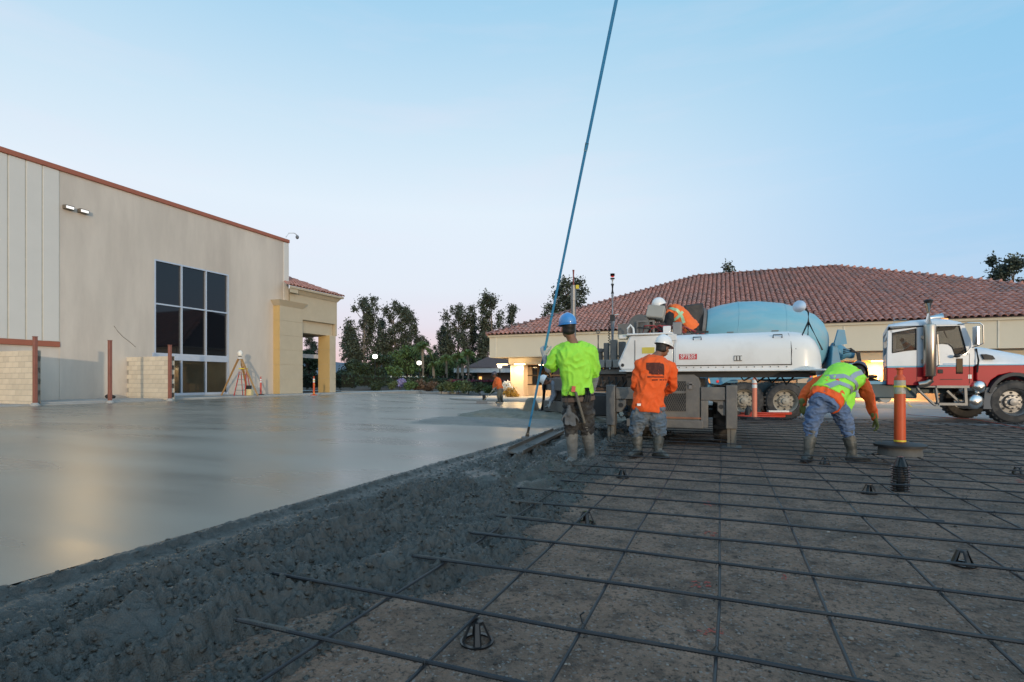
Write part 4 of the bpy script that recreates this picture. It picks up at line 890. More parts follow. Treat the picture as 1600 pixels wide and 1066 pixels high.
m_rim = M('rim_cream', (.36, .33, .27), .5, 0, .12, 6, dirt=(.22, .19, .16), dirt_amt=.6)
WR = .505
for x in (0, -1.1):
    wheel(truck, 'wheel', (x, .0, WR), WR, .28, m_rim, 1, True); wheel(truck, 'wheel', (x, 2.5, WR), WR, .28, m_rim, -1, True)
FX = 5.44
wheel(truck, 'wheel', (FX, .06, .53), .53, .34, m_alu, 1); wheel(truck, 'wheel', (FX, 2.44, .53), .53, .34, m_alu, -1)
# frame
MB().bx(-1.9, 4.4, .75, .85, .72, .98).bx(-1.9, 4.4, 1.65, 1.75, .72, .98).build('frame_rail', m_teal, truck, bevel=.01)
MB().bx(-.2, .2, .35, 2.15, .42, .60).bx(-1.3, -.9, .35, 2.15, .42, .60).bx(5.3, 5.55, .4, 2.1, .42, .6).build('axle', m_dsteel, truck, bevel=.03)
MB().bx(1.15, 3.35, .28, .74, .60, 1.0).build('side_tank', m_teal, truck, bevel=.03)
MB().bx(1.10, 3.0, .22, .30, .96, 1.04).build('deck_edge', m_bluedk, truck)
MB().cyl((2.62, .35, .64), (2.62, .75, .64), .17, n=18).build('air_canister', M('canister_grey', (.36, .37, .37), .5), truck, bevel=.02)
MB().lathe([(.14, .62), (.155, .95), (.16, .96)], (1.9, .16, 0), n=18).build('white_bucket', m_refl, truck)
# rear fender beam with its tail bracket and lights
MB().prism([(-2.08, 1.16), (-2.02, .97), (-1.75, .93), (-1.45, 1.07), (1.0, 1.12), (1.0, 1.20), (-2.05, 1.18)], 'y', .02, .30).build('fender_beam', m_bluedk, truck, bevel=.008)
MB().ell((-1.83, .01, 1.03), (.04, .025, .04), 12, 8).build('tail_lamp', m_redlens, truck); MB().ell((-2.03, .08, 1.07), (.05, .06, .09), 10, 8).build('marker_lamp', m_amber, truck)
MB().box((.60, .01, 1.16), (.11, .03, .045)).build('side_marker', m_redlens, truck); MB().box((.74, .01, 1.165), (.10, .04, .07)).build('side_marker', m_amber, truck, bevel=.015)
MB().bx(-2.1, -1.95, .3, 2.2, .85, 1.15).build('rear_bumper', m_bluedk, truck)
# drum on its sloping axis
dr = [(-2.10, .73), (-2.02, .78), (-1.75, .90), (-1.25, 1.05), (-.70, 1.12), (-.66, 1.122), (-.30, 1.13), (.0, 1.135), (.04, 1.125), (.45, 1.06), (.9, .92), (1.15, .74), (1.32, .50), (1.40, .25)]
dax = lambda x: 2.14 - .135 * (x - .0) if x < .2 else 2.14 - .135 * x
n_ = 40; rings = []
dd = Vector((1, 0, -.135)).normalized(); dup_ = Vector((.135, 0, 1)).normalized()
for x, r in dr:
    c = Vector((x, 1.25, dax(x))); rings.append([c + Vector((0, 1, 0)) * r * math.cos(2 * math.pi * j / n_) + dup_ * r * math.sin(2 * math.pi * j / n_) for j in range(n_)])
drum = MB().loft(rings).build('drum', m_blue, truck, sm=25)
for xx, rr in ((-1.25, 1.052), (.02, 1.132)):
    c = Vector((xx, 1.25, dax(xx))); MB().lathe([(rr - .01, -.015), (rr + .006, -.008), (rr + .006, .008), (rr - .01, .015)], c, dd, 40, cap=False).build('weld_seam', m_blue, drum)
c0 = Vector((-2.12, 1.25, dax(-2.12)))
MB().lathe([(.72, .0), (.77, -.03), (.77, -.10), (.66, -.10), (.64, .0)], c0, dd, 36, cap=False).lathe([(.62, .02), (.1, .4)], c0, dd, 24, cap=False).build('drum_mouth', M('mouth_dirty', (.16, .15, .14), .8, 0, .3, 4), drum)
MB().prism([(-2.75, 3.25), (-2.15, 3.30), (-2.1, 2.4), (-2.3, 2.0), (-2.5, 2.3)], 'y', .75, 1.75).build('charge_hopper', m_dsteel, truck, bevel=.05)
MB().bx(-2.3, -2.1, .5, .68, 1.0, 2.3).bx(-2.3, -2.1, 1.82, 2.0, 1.0, 2.3).bar((-2.2, .59, 1.2), (-1.2, .59, 1.0), .12).build('rear_pedestal', m_bluedk, truck)
MB().prism([(1.05, 1.0), (1.72, 1.0), (1.62, 1.35), (1.50, 2.0), (1.36, 2.0), (1.32, 1.4)], 'y', .55, 1.95).build('front_pedestal', m_bluedk, truck, bevel=.02)
MB().prism([(1.50, 2.42), (1.66, 2.40), (1.72, 2.03), (1.42, 1.98), (1.40, 2.06)], 'y', .5, .6).build('pedestal_bracket', m_bluedk, truck)
MB().lathe([(.26, 0), (.27, .12), (.20, .3), (.12, .42), (.12, .55), (.10, .6)], (1.5, 1.1, 1.85), dd, 20).build('drum_gearbox', m_bluedk, truck)
MB().lathe([(.10, 0), (.17, .05), (.17, .42), (.10, .46)], (1.45, .55, 1.30), (1, -.1, .12), 18).build('oil_cooler', M('cooler_blue', (.20, .38, .48), .5), truck)
for k in range(3):
    MB().tube([(1.62, .5, 1.88 - .05 * k), (1.8, .45, 1.90 - .04 * k), (1.95 + .03 * k, .45, 1.78), (2.0 + .03 * k, .45, 1.45), (1.9, .5, 1.1)], .022, 7).build('hydraulic_hose', m_black, truck)
MB().lathe([(.06, 0), (.22, .03), (.22, .07), (.05, .12)], (2.35, .55, .99), n=14).lathe([(.10, .12), (.16, .15), (.14, .2), (.05, .22)], (2.35, .55, .99), n=10).build('fill_valve', m_black, truck)
MB().tube([(2.55, .45, 1.0), (2.7, .4, 1.06), (2.85, .4, 1.05), (2.95, .42, 1.0)], .025, 6).build('coiled_line', M('line_red', (.35, .06, .05), .6), truck)
# cab shell: side panels round real window openings, hollow inside
CX0, CX1, CW, CUT = 2.56, 4.62, 2.28, .80       # back wall skewed forward at the far side to hide it from the camera
def cab_side(y0, y1):
    red = MB().prism([(CX0, .95), (4.55, .90), (4.55, 1.40), (CX0 - .0, 1.38)], 'y', y0, y1)
    wh = MB()
    zr = 2.46
    wh.prism([(CX0, 1.42), (4.60, 1.44), (4.60, 1.70), (CX0, 1.70)], 'y', y0, y1)
    wh.prism([(CX0, 1.70), (2.68, 1.70), (2.68, 2.33), (CX0 + .02, 2.33)], 'y', y0, y1)             # rear pillar
    wh.prism([(3.24, 1.70), (3.70, 1.70), (3.70, 2.44), (3.24, 2.44)], 'y', y0, y1)                 # middle pillar
    wh.prism([(4.40, 1.70), (4.60, 1.70), (4.60, 1.80), (4.34, 2.44), (4.22, 2.44)], 'y', y0, y1)      # windscreen pillar
    wh.prism([(2.68, 1.70), (3.24, 1.70), (3.24, 1.83), (2.68, 1.76)], 'y', y0, y1)
    wh.prism([(2.68, 2.26), (3.24, 2.36), (3.24, 2.44), (CX0 + .02, 2.33), (CX0 + .04, 2.33)], 'y', y0, y1)
    wh.prism([(3.70, 1.70), (4.13, 1.70), (4.07, 1.88), (3.98, 1.96), (3.70, 1.97)], 'y', y0, y1)
    wh.prism([(3.70, 2.40), (4.23, 2.40), (4.22, 2.44), (3.70, 2.44)], 'y', y0, y1)
    stripe = MB().prism([(CX0 + .001, 1.382), (4.55, 1.402), (4.6, 1.438), (CX0 + .001, 1.418)], 'y', y0 + .003, y1 - .003)
    return red, wh, stripe
cabr = MB(); cabw = MB(); cabs = MB()
for y0, y1 in ((.10, .15), (.10 + CW - .05, .10 + CW)):
    a, b, c = cab_side(y0, y1)
    if y0 > 1:
        for q in (a, b, c): q.v = [(CX0 + CUT if x < CX0 + CUT else x, y_, z_) for x, y_, z_ in q.v]
    for d_, s_ in ((cabr, a), (cabw, b), (cabs, c)): d_.add(s_.v, s_.f)
def back_wall(mb, z0, z1, dx=0., th=.05): mb.prism([(CX0 + dx, .151), (CX0 + dx + th, .151), (CX0 + CUT + dx + th, .05 + CW), (CX0 + CUT + dx, .05 + CW)], 'z', z0, z1)
back_wall(cabr, .95, 1.40, .002); back_wall(cabw, 1.42, 1.75, .002); back_wall(cabw, 2.18, 2.33, .021)
cabr.bx(4.47, 4.54, .151, .09 + CW - .04, .92, 1.42)
cabw.bx(4.50, 4.58, .151, .09 + CW - .04, 1.44, 1.78)
m_cabin = M('cab_dark', (.04, .04, .042), .8)
cab = cabw.build('cab', m_cab, truck, bevel=.008); cabr.build('cab_lower', m_red, cab, bevel=.01); cabs.build('blue_stripe', M('stripe_blue', (.12, .42, .60), .4), cab)
rf = [(CX0 - .0, 2.33), (CX0 + .03, 2.43), (CX0 + .12, 2.50), (3.2, 2.585), (3.75, 2.62), (4.05, 2.60), (4.30, 2.52), (4.37, 2.442), (3.24, 2.442)]
rings = []
for yy, sc_ in ((.09, .0), (.11, .45), (.17, .8), (.32, 1), (2.16, 1), (2.31, .8), (2.37, .45), (2.39, 0)):
    xs2 = [max(x, CX0 + CUT * (yy - .09) / 2.3 + (x - CX0) * .35) for x, z in rf]
    rings.append([Vector((x2, yy, (2.335 + (x - CX0) * .13 if x < 3.24 else 2.44) * (1 - sc_) + z * sc_ if z > 2.442 else z)) for (x, z), x2 in zip(rf, xs2)])
MB().loft(rings).build('cab_roof', m_cab, cab, sm=50)
sw = MB(); back_wall(sw, .96, 2.0, .06, .03); sw.build('seat_wall', m_cabin, cab); MB().prism([(CX0 + .1, .16), (4.5, .16), (4.5, 2.32), (CX0 + .9, 2.32)], 'z', .93, .955).build('cab_floor', m_cabin, cab)
MB().box((3.55, .75, 1.55), (.16, .5, .7)).box((3.75, .75, 1.25), (.5, .5, .2)).build('cab_seat', m_cabin, cab, bevel=.05); MB().box((3.65, 1.75, 1.55), (.16, .5, .7)).build('cab_seat', m_cabin, cab, bevel=.05)
MB().bx(4.12, 4.48, .16, 2.32, 1.2, 1.83).build('dashboard', m_cabin, cab, bevel=.06); MB().lathe([(.20, 0), (.215, .012), (.20, .025), (.185, .012), (.20, 0)], (4.02, 1.75, 1.86), (.75, 0, .6), 22, cap=False).bar((4.02, 1.75, 1.86), (4.25, 1.75, 1.7), .05).build('steering_wheel', m_black, cab)
MB().prism([(3.72, 2.43), (4.22, 2.43), (4.18, 2.33), (3.84, 2.31)], 'y', .2, .5).build('sun_visor', m_cabin, cab)
MB().bar((4.10, .6, 2.40), (4.20, .6, 2.15), .02).build('mirror_strut', m_black, cab)
gl = MB().prism([(2.68, 1.76), (3.24, 1.83), (3.24, 2.36), (2.68, 2.26)], 'y', .118, .124).build('window', m_glass, cab)
MB().prism([(3.70, 1.97), (3.98, 1.96), (4.07, 1.88), (4.13, 1.70), (4.41, 1.70), (4.235, 2.40), (3.70, 2.40)], 'y', .118, .124).build('window', m_glass, cab)
MB().prism([(3.70, 1.97), (4.4, 1.70), (4.235, 2.40), (3.70, 2.40)], 'y', 2.34, 2.345).build('window', m_glass, cab)
MB().add([(4.56, .16, 1.79), (4.56, 2.32, 1.79), (4.31, 2.32, 2.44), (4.31, .16, 2.44)], [(0, 1, 2, 3)]).build('windscreen', m_glass, cab, sm=0)
for pts in ([(2.68, 1.76), (3.24, 1.83), (3.24, 2.36), (2.68, 2.26)], [(3.70, 1.97), (3.98, 1.96), (4.07, 1.88), (4.13, 1.70), (4.41, 1.70), (4.235, 2.40), (3.70, 2.40)]):
    MB().tube([(x, .104, z) for x, z in pts + pts[:1]], .016, 6).build('window_seal', m_black, cab)
for xs in (3.26, 4.46): MB().bar((xs, .097, .98), (xs, .097, 2.40 if xs < 4 else 1.72), .008, .006).build('door_gap', m_black, cab)
MB().bx(3.86, 4.30, .094, .1, 1.455, 1.475).bx(3.74, 4.38, .094, .1, 1.425, 1.44).build('door_lettering', M('letter_blue', (.10, .35, .62), .5), cab)
MB().bx(4.16, 4.31, .088, .099, 1.22, 1.60).build('peep_window', m_wglass, cab, bevel=.01); MB().box((3.80, .095, 1.28), (.12, .02, .10)).build('door_handle', m_black, cab, bevel=.01)
MB().bx(4.43, 4.51, .094, .1, 1.10, 1.20).build('number_plate', m_refl, cab); MB().bx(3.8, 4.3, .09, .1, 1.075, 1.09).build('door_trim', m_black, cab)
MB().tube([(3.67, .10, 2.25), (3.70, .03, 2.2), (3.74, .03, 1.45), (3.66, .09, 1.35)], .016, 7).build('grab_handle', m_chrome, truck)
# exhaust stack
MB().lathe([(.13, 1.16), (.142, 1.18), (.142, 2.40), (.13, 2.44), (.08, 2.46)], (3.50, -.02, 0), n=22).build('muffler', M('stack_steel', (.52, .45, .38), .3, 1, .12, 6, stretch=(1, 1, .2)), truck)
MB().cyl((3.47, -.02, 2.44), (3.47, -.02, 3.0), .08, n=16).build('stack_pipe', m_chrome, truck); MB().lathe([(.085, 2.97), (.10, 3.03), (.11, 3.04), (.06, 3.07)], (3.47, -.02, 0), n=16).build('stack_cap', m_black, truck)
MB().tube([(3.53, -.02, 1.18), (3.52, -.02, 1.06), (3.44, 0, .98), (3.28, .05, .95)], .085, 12).build('exhaust_elbow', M('stack_steel', ()), truck)
MB().bx(3.34, 3.66, .06, .12, 1.5, 1.58).bx(3.34, 3.66, .06, .12, 2.1, 2.18).build('stack_clamp', m_chrome, truck)
# steps and air tanks
st = MB()
for a, b in (((3.25, .9), (3.68, .9)), ((3.68, .9), (3.74, .44)), ((3.25, .9), (3.30, .8)), ((3.30, .8), (3.66, .44)), ((3.66, .44), (3.74, .44))): st.bar((a[0], .08, a[1]), (b[0], .08, b[1]), .07, .05)
st.build('step_bracket', M('step_grey', (.20, .20, .20), .5, .5, .15, 6), truck, bevel=.01)
st = MB().bx(3.68, 4.42, .02, .3, .87, .93).bx(3.74, 4.38, .02, .3, .44, .50).bar((4.34, .06, .9), (4.36, .06, .47), .06).bar((4.0, .2, .80), (4.3, .2, .50), .05); st.build('cab_step', M('step_grey', ()), truck)
for z, r, x0 in ((.90, .175, 4.42), (.54, .20, 4.35)): MB().lathe([(.02, 0), (r * .6, .02), (r * .9, .07), (r, .14), (r, .52), (r * .9, .58), (.02, .62)], (x0 + .28, -.02, z), (-.25, 1, 0), 22).build('air_tank', m_chrome, truck)
# hood
hs = []
for x, zt, wd, ztop in ((4.58, 1.90, 2.2, 1.0), (4.9, 1.88, 2.16, 1), (5.3, 1.80, 2.1, 1), (5.8, 1.70, 2.0, 1), (6.3, 1.56, 1.85, 1), (6.6, 1.40, 1.7, 1)):
    y0 = 1.24 - wd / 2; y1 = 1.24 + wd / 2
    hs.append([Vector(q) for q in ((x, y0, 1.43), (x, y0, zt - .22), (x, y0 + .07, zt - .07), (x, y0 + .25, zt), (x, y1 - .25, zt), (x, y1 - .07, zt - .07), (x, y1, zt - .22), (x, y1, 1.43))])
hood = MB().loft(hs).build('hood', m_cab, truck, sm=50)
MB().prism([(4.62, 1.43), (4.62, .90), (4.86, .90), (4.94, 1.06), (5.10, 1.18), (5.35, 1.24), (5.75, 1.2), (5.98, 1.0), (6.05, .85), (6.6, .85), (6.6, 1.36), (6.3, 1.43)], 'y', .10, 2.38).build('fender', m_red, hood, bevel=.02)
MB().bx(4.63, 6.3, .093, 2.388, 1.425, 1.455).build('hood_stripe', M('stripe_blue', ()), hood)
fl = [(FX + .62 * math.cos(a), .53 + .72 * math.sin(a)) for a in frange(R(160), R(15), 14)]; fi = [(FX + .55 * math.cos(a), .53 + .64 * math.sin(a)) for a in frange(R(15), R(160), 14)]
MB().prism(fl + fi, 'y', .03, .30).build('wheel_arch', M('arch_grey', (.03, .034, .04), .6), hood, sm=40)
MB().prism([(4.74, 1.70), (4.80, 1.57), (5.04, 1.57), (4.98, 1.66), (4.84, 1.70)], 'y', .10, .155).build('hood_vent', m_black, hood)
MB().prism([(4.80, .88), (5.06, .90), (4.98, .36), (4.76, .36)], 'y', .08, .5).build('mud_flap', M('flap_grey', (.10, .11, .125), .6, 0, .1), truck)
MB().bx(6.55, 6.8, .2, 2.28, .5, .9).build('front_bumper', m_chrome, truck, bevel=.03)
for y_ in (.18, 2.3): MB().ell((6.5, y_, 1.2), (.12, .1, .1), 12, 8).build('headlight', m_refl, truck)
# mirrors, horn, marker
MB().tube([(4.20, .1, 2.44), (4.32, -.08, 2.46), (4.55, -.16, 2.44), (4.62, -.16, 2.38), (4.64, -.14, 1.95), (4.50, .05, 1.86)], .016, 7).build('mirror_arm', m_chrome, truck)
MB().box((4.50, -.10, 2.14), (.07, .20, .46)).build('mirror', m_chrome, truck, bevel=.02); MB().tube([(4.10, .09, 1.64), (4.16, -.02, 1.66), (4.30, -.04, 1.70), (4.44, .02, 1.85)], .014, 6).build('lower_mirror_arm', m_chrome, truck)
MB().ell((4.12, -.02, 1.655), (.08, .05, .04), 10, 7).build('spot_mirror', m_black, truck); MB().tube([(4.60, .08, 1.84), (4.63, .04, 1.55), (4.62, .08, 1.25)], .02, 6).build('intake_hose', m_black, truck)
MB().lathe([(.06, 0), (.05, .03), (.12, .3), (.13, .32)], (3.8, .7, 2.67), (1, 0, 0), 12).build('air_horn', m_chrome, truck); MB().box((4.1, .5, 2.61), (.1, .12, .05)).build('roof_marker', m_amber, truck)
MB().tube([(2.8, .3, 2.52), (2.8, .3, 2.66)], .012, 5).tube([(2.8, .3, 2.60), (3.1, .3, 2.62)], .01, 5).build('antenna', m_refl, truck)
bun = empty('banded_shape', (TO[0], TO[1], 0), TANG, 'orange tapered shape with pale bands inside the rear cab window', 'cone')  # shape added to stand in for the orange banded patch in the window
p0, p1 = Vector((2.98, .30, 2.12)), Vector((3.22, .30, 1.78)); d = (p1 - p0)
MB().tube([p0, p1], [.055, .16], 16).build('tapered_body', m_orange, bun)
for k in (.12, .45): MB().tube([p0 + d * k, p0 + d * (k + .14)], [.057 + .105 * k, .059 + .105 * (k + .14)], 16, cap=False).build('pale_band', m_refl, bun)

KX = .925      # the wheelbase is a little shorter than the parts were drawn
for ch in kids(truck):
    sub = [ch] + kids(ch) + [q for k_ in kids(ch) for q in kids(k_)]
    xs_ = [v.co.x for v in ch.data.vertices]; cx_ = (min(xs_) + max(xs_)) / 2
    for q in sub:
        for v in q.data.vertices: v.co.x = v.co.x - cx_ * (1 - KX) if ch.name.startswith('wheel') and not ch.name.startswith('wheel_arch') else v.co.x * KX
for q in kids(bun):
    for v in q.data.vertices: v.co.x *= KX

# ------------------------------------------------------------------ laser screed (authored on the site axes)
scr = empty('laser_screed', (-.3, 9.6, 0), 0, 'grey and white laser screed machine standing on its outriggers', 'screed machine')
def S(mb, name, mat, parent=scr, **k): return mb.build(name, mat, parent, W=True, **k)
VF = 8.86
# upper hood: long rounded shell
sec = [(0, 1.225), (0, 1.52), (.015, 1.62), (.06, 1.71), (.14, 1.77), (.25, 1.80), (1.1, 1.83), (1.35, 1.80), (1.42, 1.6), (1.42, 1.225)]
rings = []
for u_, s1, s2 in ((-.74, 1, 1), (.98, 1, 1), (1.10, .985, .97), (1.20, .95, .90), (1.28, .88, .78), (1.34, .76, .60), (1.375, .6, .38), (1.39, .5, .15)):
    rings.append([Vector((u_, VF + .71 + (v_ - .71) * s1, 1.225 + (z_ - 1.225) * s2)) for v_, z_ in sec])
hoodm = S(MB().loft(rings), 'hood', m_white, sm=40)
S(MB().loft([[Vector((u_, VF - .008 + (v_ if v_ else 0), z_)) for v_, z_ in [(0, 1.30), (0, 1.52), (.015, 1.625), (.06, 1.716), (.14, 1.776), (.25, 1.807), (.6, 1.816), (.6, 1.79), (.03, 1.30)]] for u_ in (-.715, .935)]), 'side_door', m_white, hoodm, sm=40)
S(MB().bx(-.73, .95, VF - .004, VF + .02, 1.283, 1.297).tube([(.945, VF - .002, 1.29), (.945, VF - .002, 1.5), (.935, VF + .012, 1.62), (.92, VF + .06, 1.715), (.91, VF + .14, 1.775)], .007, 5), 'door_gap', m_black, hoodm)
S(MB().bx(-1.62, 1.40, VF - .03, VF + 1.5, 1.195, 1.224), 'skirt_flange', m_white, bevel=.008)
# left end of the shell: tapering panel
S(MB().prism([(-1.60, 1.228), (-1.66, 1.33), (-1.45, 1.80), (-.745, 1.80), (-.745, 1.228)], 'y', VF + .02, VF + 1.3), 'front_panel', m_white, bevel=.03, sm=40)
S(MB().bx(-1.50, -.76, VF + .0, VF + 1.2, 1.803, 1.835), 'top_deck', m_white, bevel=.01)
S(MB().cyl((-1.57, VF + .012, 1.31), (-1.57, VF + .03, 1.31), .028, n=14), 'latch_hole', m_black)
S(MB().bx(-.84, -.70, VF - .012, VF + .01, 1.70, 1.80), 'hinge_plate', m_white, bevel=.005)
S(MB().bx(-1.37, -1.362, VF + .012, VF + .022, 1.25, 1.72), 'panel_gap', m_black)
# decal and latch
t0, t1 = on_v(1061, 562, VF - .01), on_v(1089, 553, VF - .01)
dec = S(MB().bx(t0.x, t1.x, VF - .0115, VF - .0085, t0.z, t1.z), 'decal', M('decal_red', (.55, .05, .06), .5, 0, .05), hoodm)
mt = Matrix.Translation(Vector(((t0.x + t1.x) / 2, VF - .0125, (t0.z + t1.z) / 2)) - parent_world(scr)) @ Matrix.Rotation(math.pi / 2, 4, 'X')
text_obj('decal_text', 'SP7B35', .095, m_refl, dec, mt, .001, .80)
l = on_v(1153, 560, VF); S(MB().bx(l.x - .058, l.x + .058, VF - .020, VF - .006, l.z - .042, l.z + .042), 'door_latch', m_steel, hoodm, bevel=.004)
for k in (-.042, .0, .044): S(MB().bx(l.x + k - .008, l.x + k + .012, VF - .026, VF - .019, l.z - .03, l.z + .03), 'latch_bar', m_refl, hoodm)
l = on_v(1253, 562, VF)
for i in range(5): S(MB().bx(l.x - .06 + .025 * i, l.x - .045 + .025 * i, VF + .035, VF + .06, l.z - .01, l.z + .01), 'maker_letter', m_dsteel, hoodm)
# chassis under the shell
S(MB().bx(-1.55, -.3, VF + .35, VF + 2.6, .62, 1.095), 'chassis', m_dsteel); S(MB().bx(-1.55, 1.3, VF + .25, VF + 1.4, 1.125, 1.19), 'deck_frame', m_dsteel)
S(MB().bx(-1.3, 1.2, VF + .10, VF + .24, 1.10, 1.19), 'turntable_edge', m_black)
eb = S(MB().prism([(-1.02, .30), (-.36, .30), (-.34, .33), (-.34, 1.02), (-.37, 1.10), (-.44, 1.15), (-1.02, 1.15)], 'y', VF + .03, VF + .60), 'engine_box', m_steel, bevel=.012, sm=30)
g0, g1 = (-1.0, .56), (-.56, .99)
S(MB().bx(g0[0], g1[0], VF + .022, VF + .029, g0[1], g1[1] - .14).bx(g0[0], g1[0], VF + .022, VF + .029, g1[1] - .11, g1[1] + .05), 'grille_recess', m_black, eb)
mb = MB(); nx_, ny_ = 13, 14; dx_ = (g1[0] - g0[0]) / nx_; dy_ = (g1[1] + .04 - g0[1]) / ny_
for i in range(nx_):
    for j in range(ny_):
        x, z = g0[0] + dx_ * (i + .5 * (j % 2)), g0[1] + dy_ * j
        for s_ in (-1, 1):
            if g0[0] <= x + s_ * dx_ / 2 <= g1[0] + .01: mb.bar((x, VF + .016, z), (x + s_ * dx_ / 2, VF + .016, z + dy_), .007, .004)
o = S(mb, 'grille_mesh', m_steel, eb, sm=0, recalc=False); o['kind'] = 'stuff'
S(MB().bx(-1.02, -.58, VF + .008, VF + .02, g1[1] - .145, g1[1] - .105), 'grille_bar', m_steel, eb)
S(MB().box((-.49, VF + .015, .97), (.05, .04, .10)).box((-.49, VF + .005, .99), (.09, .02, .02)), 'box_latch', m_alu, eb)
S(MB().bx(-1.02, -.33, VF + .0, VF + .03, .44, .465), 'copper_pipe', M('copper_dirty', (.35, .16, .10), .5, .5, .3, 5), eb)
S(MB().bx(-1.5, -.30, VF - .02, VF + .5, .29, .42), 'lower_step', m_steel, bevel=.01)
# outrigger portal to the right, beam and leg to the left
S(MB().bx(-.335, .03, VF, VF + .16, .74, .95).bx(-.335, -.225, VF + .001, VF + .159, .30, .739).prism([(-.225, .95 - .21), (.03, .74), (.03, .50), (-.02, .50), (-.09, .58), (-.09, .70)], 'y', VF + .03, VF + .13), 'outrigger_beam', m_steel, bevel=.01)
S(MB().cyl((-.035, VF + .02, .64), (-.035, VF + .14, .64), .035, n=16), 'pin', m_black)
def outrigger(u0, u1, name_z):
    a = S(MB().bx(u0, u1, VF - .03, VF + .19, .30, .98), 'outrigger_leg', m_steel, bevel=.012)
    S(MB().bx(u0 + .02, u0 + .065, VF, VF + .15, .02, .30).bx(u0 + .075, u1 - .015, VF - .005, VF + .16, .02, .30), 'inner_leg', M('leg_muddy', (.17, .15, .12), .7, 0, .25, 6), a)
    S(MB().bx(u0 - .06, u1 + .06, VF - .09, VF + .25, -.005, .025), 'foot_plate', m_steel, a, bevel=.005)
    S(MB().cyl(((u0 + u1) / 2, VF + .08, .98), ((u0 + u1) / 2, VF + .08, 1.01), .03, n=10), 'leg_bolt', m_steel, a)
outrigger(.035, .20, 0); outrigger(-1.84, -1.69, 0)
S(MB().bx(-1.685, -1.02, VF + .01, VF + .16, .74, .94).prism([(-1.685, .738), (-1.52, .738), (-1.52, .64), (-1.60, .52), (-1.685, .52)], 'y', VF + .03, VF + .12), 'outrigger_beam', m_steel, bevel=.01)
S(MB().cyl((-1.60, VF + .02, .64), (-1.60, VF + .13, .64), .04, n=16), 'pin', m_black)
for x, y_ in ((-.02, 9.75), (-1.42, 9.75), (-.02, 11.3), (-1.42, 11.3)):
    w = MB().lathe([(.25, 0), (.40, .01), (.46, .06), (.47, .12), (.47, .22), (.44, .28), (.25, .3)], (x - .15, y_, .47), (1, 0, 0), 26, cap=False)
    for i in range(16):
        a = 2 * math.pi * i / 16; w.box((x, y_ + math.cos(a) * .47, .47 + math.sin(a) * .47), (.26, .06, .05), rot=Matrix.Rotation(a - math.pi / 2, 3, 'X'))
    w = S(w, 'wheel', m_tyre); S(MB().lathe([(.26, .02), (.2, .1), (.08, .06)], (x - .15, y_, .47), (1, 0, 0), 16), 'rim', m_steel, w)
for y_ in (9.6, 11.15): S(MB().bx(-1.5, .1, y_, y_ + .3, .42, .56), 'axle', m_dsteel)
# left cluster: swing posts, jacks, boom and the screed head on the slab
S(MB().bx(-2.62, -1.62, 9.9, 10.9, 1.17, 1.27), 'swing_platform', m_steel, bevel=.01)
for px0, px1, yt, v_ in ((943, 950, 536, 9.95), (953, 963, 531, 9.9), (966, 976, 534, 10.0)):
    a, b = on_v(px0, yt, v_), on_v(px1, yt, v_); S(MB().bx(a.x, b.x, v_, v_ + .16, 1.271, a.z), 'swing_post', m_steel, bevel=.01)
for px in (941, 952, 963): a = on_v(px, 567, 9.85); S(MB().box((a.x, 9.84, a.z - .02), (.11, .1, .15)), 'clamp_block', M('clamp_tan', (.27, .255, .23), .6, 0, .1), bevel=.012)
a = on_v(936, 545, 9.92); S(MB().lathe([(.10, 1.272), (.10, a.z - .06), (.13, a.z - .06), (.13, a.z), (.04, a.z + .01)], (a.x - .04, 9.98, 0), n=20), 'jack_cylinder', m_steel, sm=40)
S(MB().cyl((a.x - .03, 9.98, a.z), (a.x - .03, 9.98, a.z + .27), .016, n=8).lathe([(.028, -.01), (.042, 0), (.028, .01), (.018, 0), (.028, -.01)], (a.x - .03, 9.98, a.z + .33), (0, 1, 0), 14, cap=False), 'lifting_eye', m_steel)
S(MB().bx(-2.45, -1.6, 9.95, 10.7, .86, 1.165), 'swing_gearbox', M('gear_rusty', (.13, .085, .06), .8, 0, .4, 9, .4, 30))
for k in range(6):
    x = -2.4 + .13 * k; S(MB().tube([(x, 9.9, 1.12), (x + .05, 9.8, .98 - .02 * k), (x + .14, 9.78, .93), (x + .22, 9.85, 1.05)], .016, 6), 'hydraulic_hose', m_black)
S(MB().bx(-2.6, -2.45, 9.2, 9.35, .05, 1.16), 'stabiliser_tube', M('tube_blue_grey', (.20, .22, .25), .5, .2, .1), bevel=.015)
S(MB().bx(-2.45, -1.86, 9.3, 10.2, .42, .80), 'battery_tray', m_black, bevel=.02)
S(MB().bar((-1.9, 10.6, 1.0), (-4.4, 14.2, .95), .34, .34), 'boom', m_steel, bevel=.01); S(MB().bar((-3.3, 12.6, .96), (-4.9, 14.9, .9), .26, .26), 'boom_stage', m_alu, bevel=.01)
ha, hb = at_y(868, 640, 15.2), at_y(905, 640, 14.0); ha.z = hb.z = 0; hd_ = (hb - ha).normalized(); hn = Vector((-hd_.y, hd_.x, 0))
head = S(MB().bar(ha + Vector((0, 0, .62)), ha + hd_ * 3.4 + Vector((0, 0, .62)), .22, .26).bar(ha - hn * .35 + Vector((0, 0, .34)), ha + hd_ * 3.4 - hn * .35 + Vector((0, 0, .34)), .10, .30), 'screed_head', m_steel, bevel=.015)
S(MB().box(ha + Vector((.10, 0, .62)), (.42, .50, .62), rot=.3).box(ha + Vector((.05, -.1, .25)), (.36, .4, .2), rot=.3), 'end_housing', M('clamp_tan', ()), head, bevel=.03)
S(MB().cyl(ha + Vector((-.35, -.1, .2)), ha + Vector((-.30, -.1, .95)), .07, n=12).box(ha + Vector((-.28, -.12, .18)), (.35, .2, .05)), 'lift_cylinder', m_black, head)
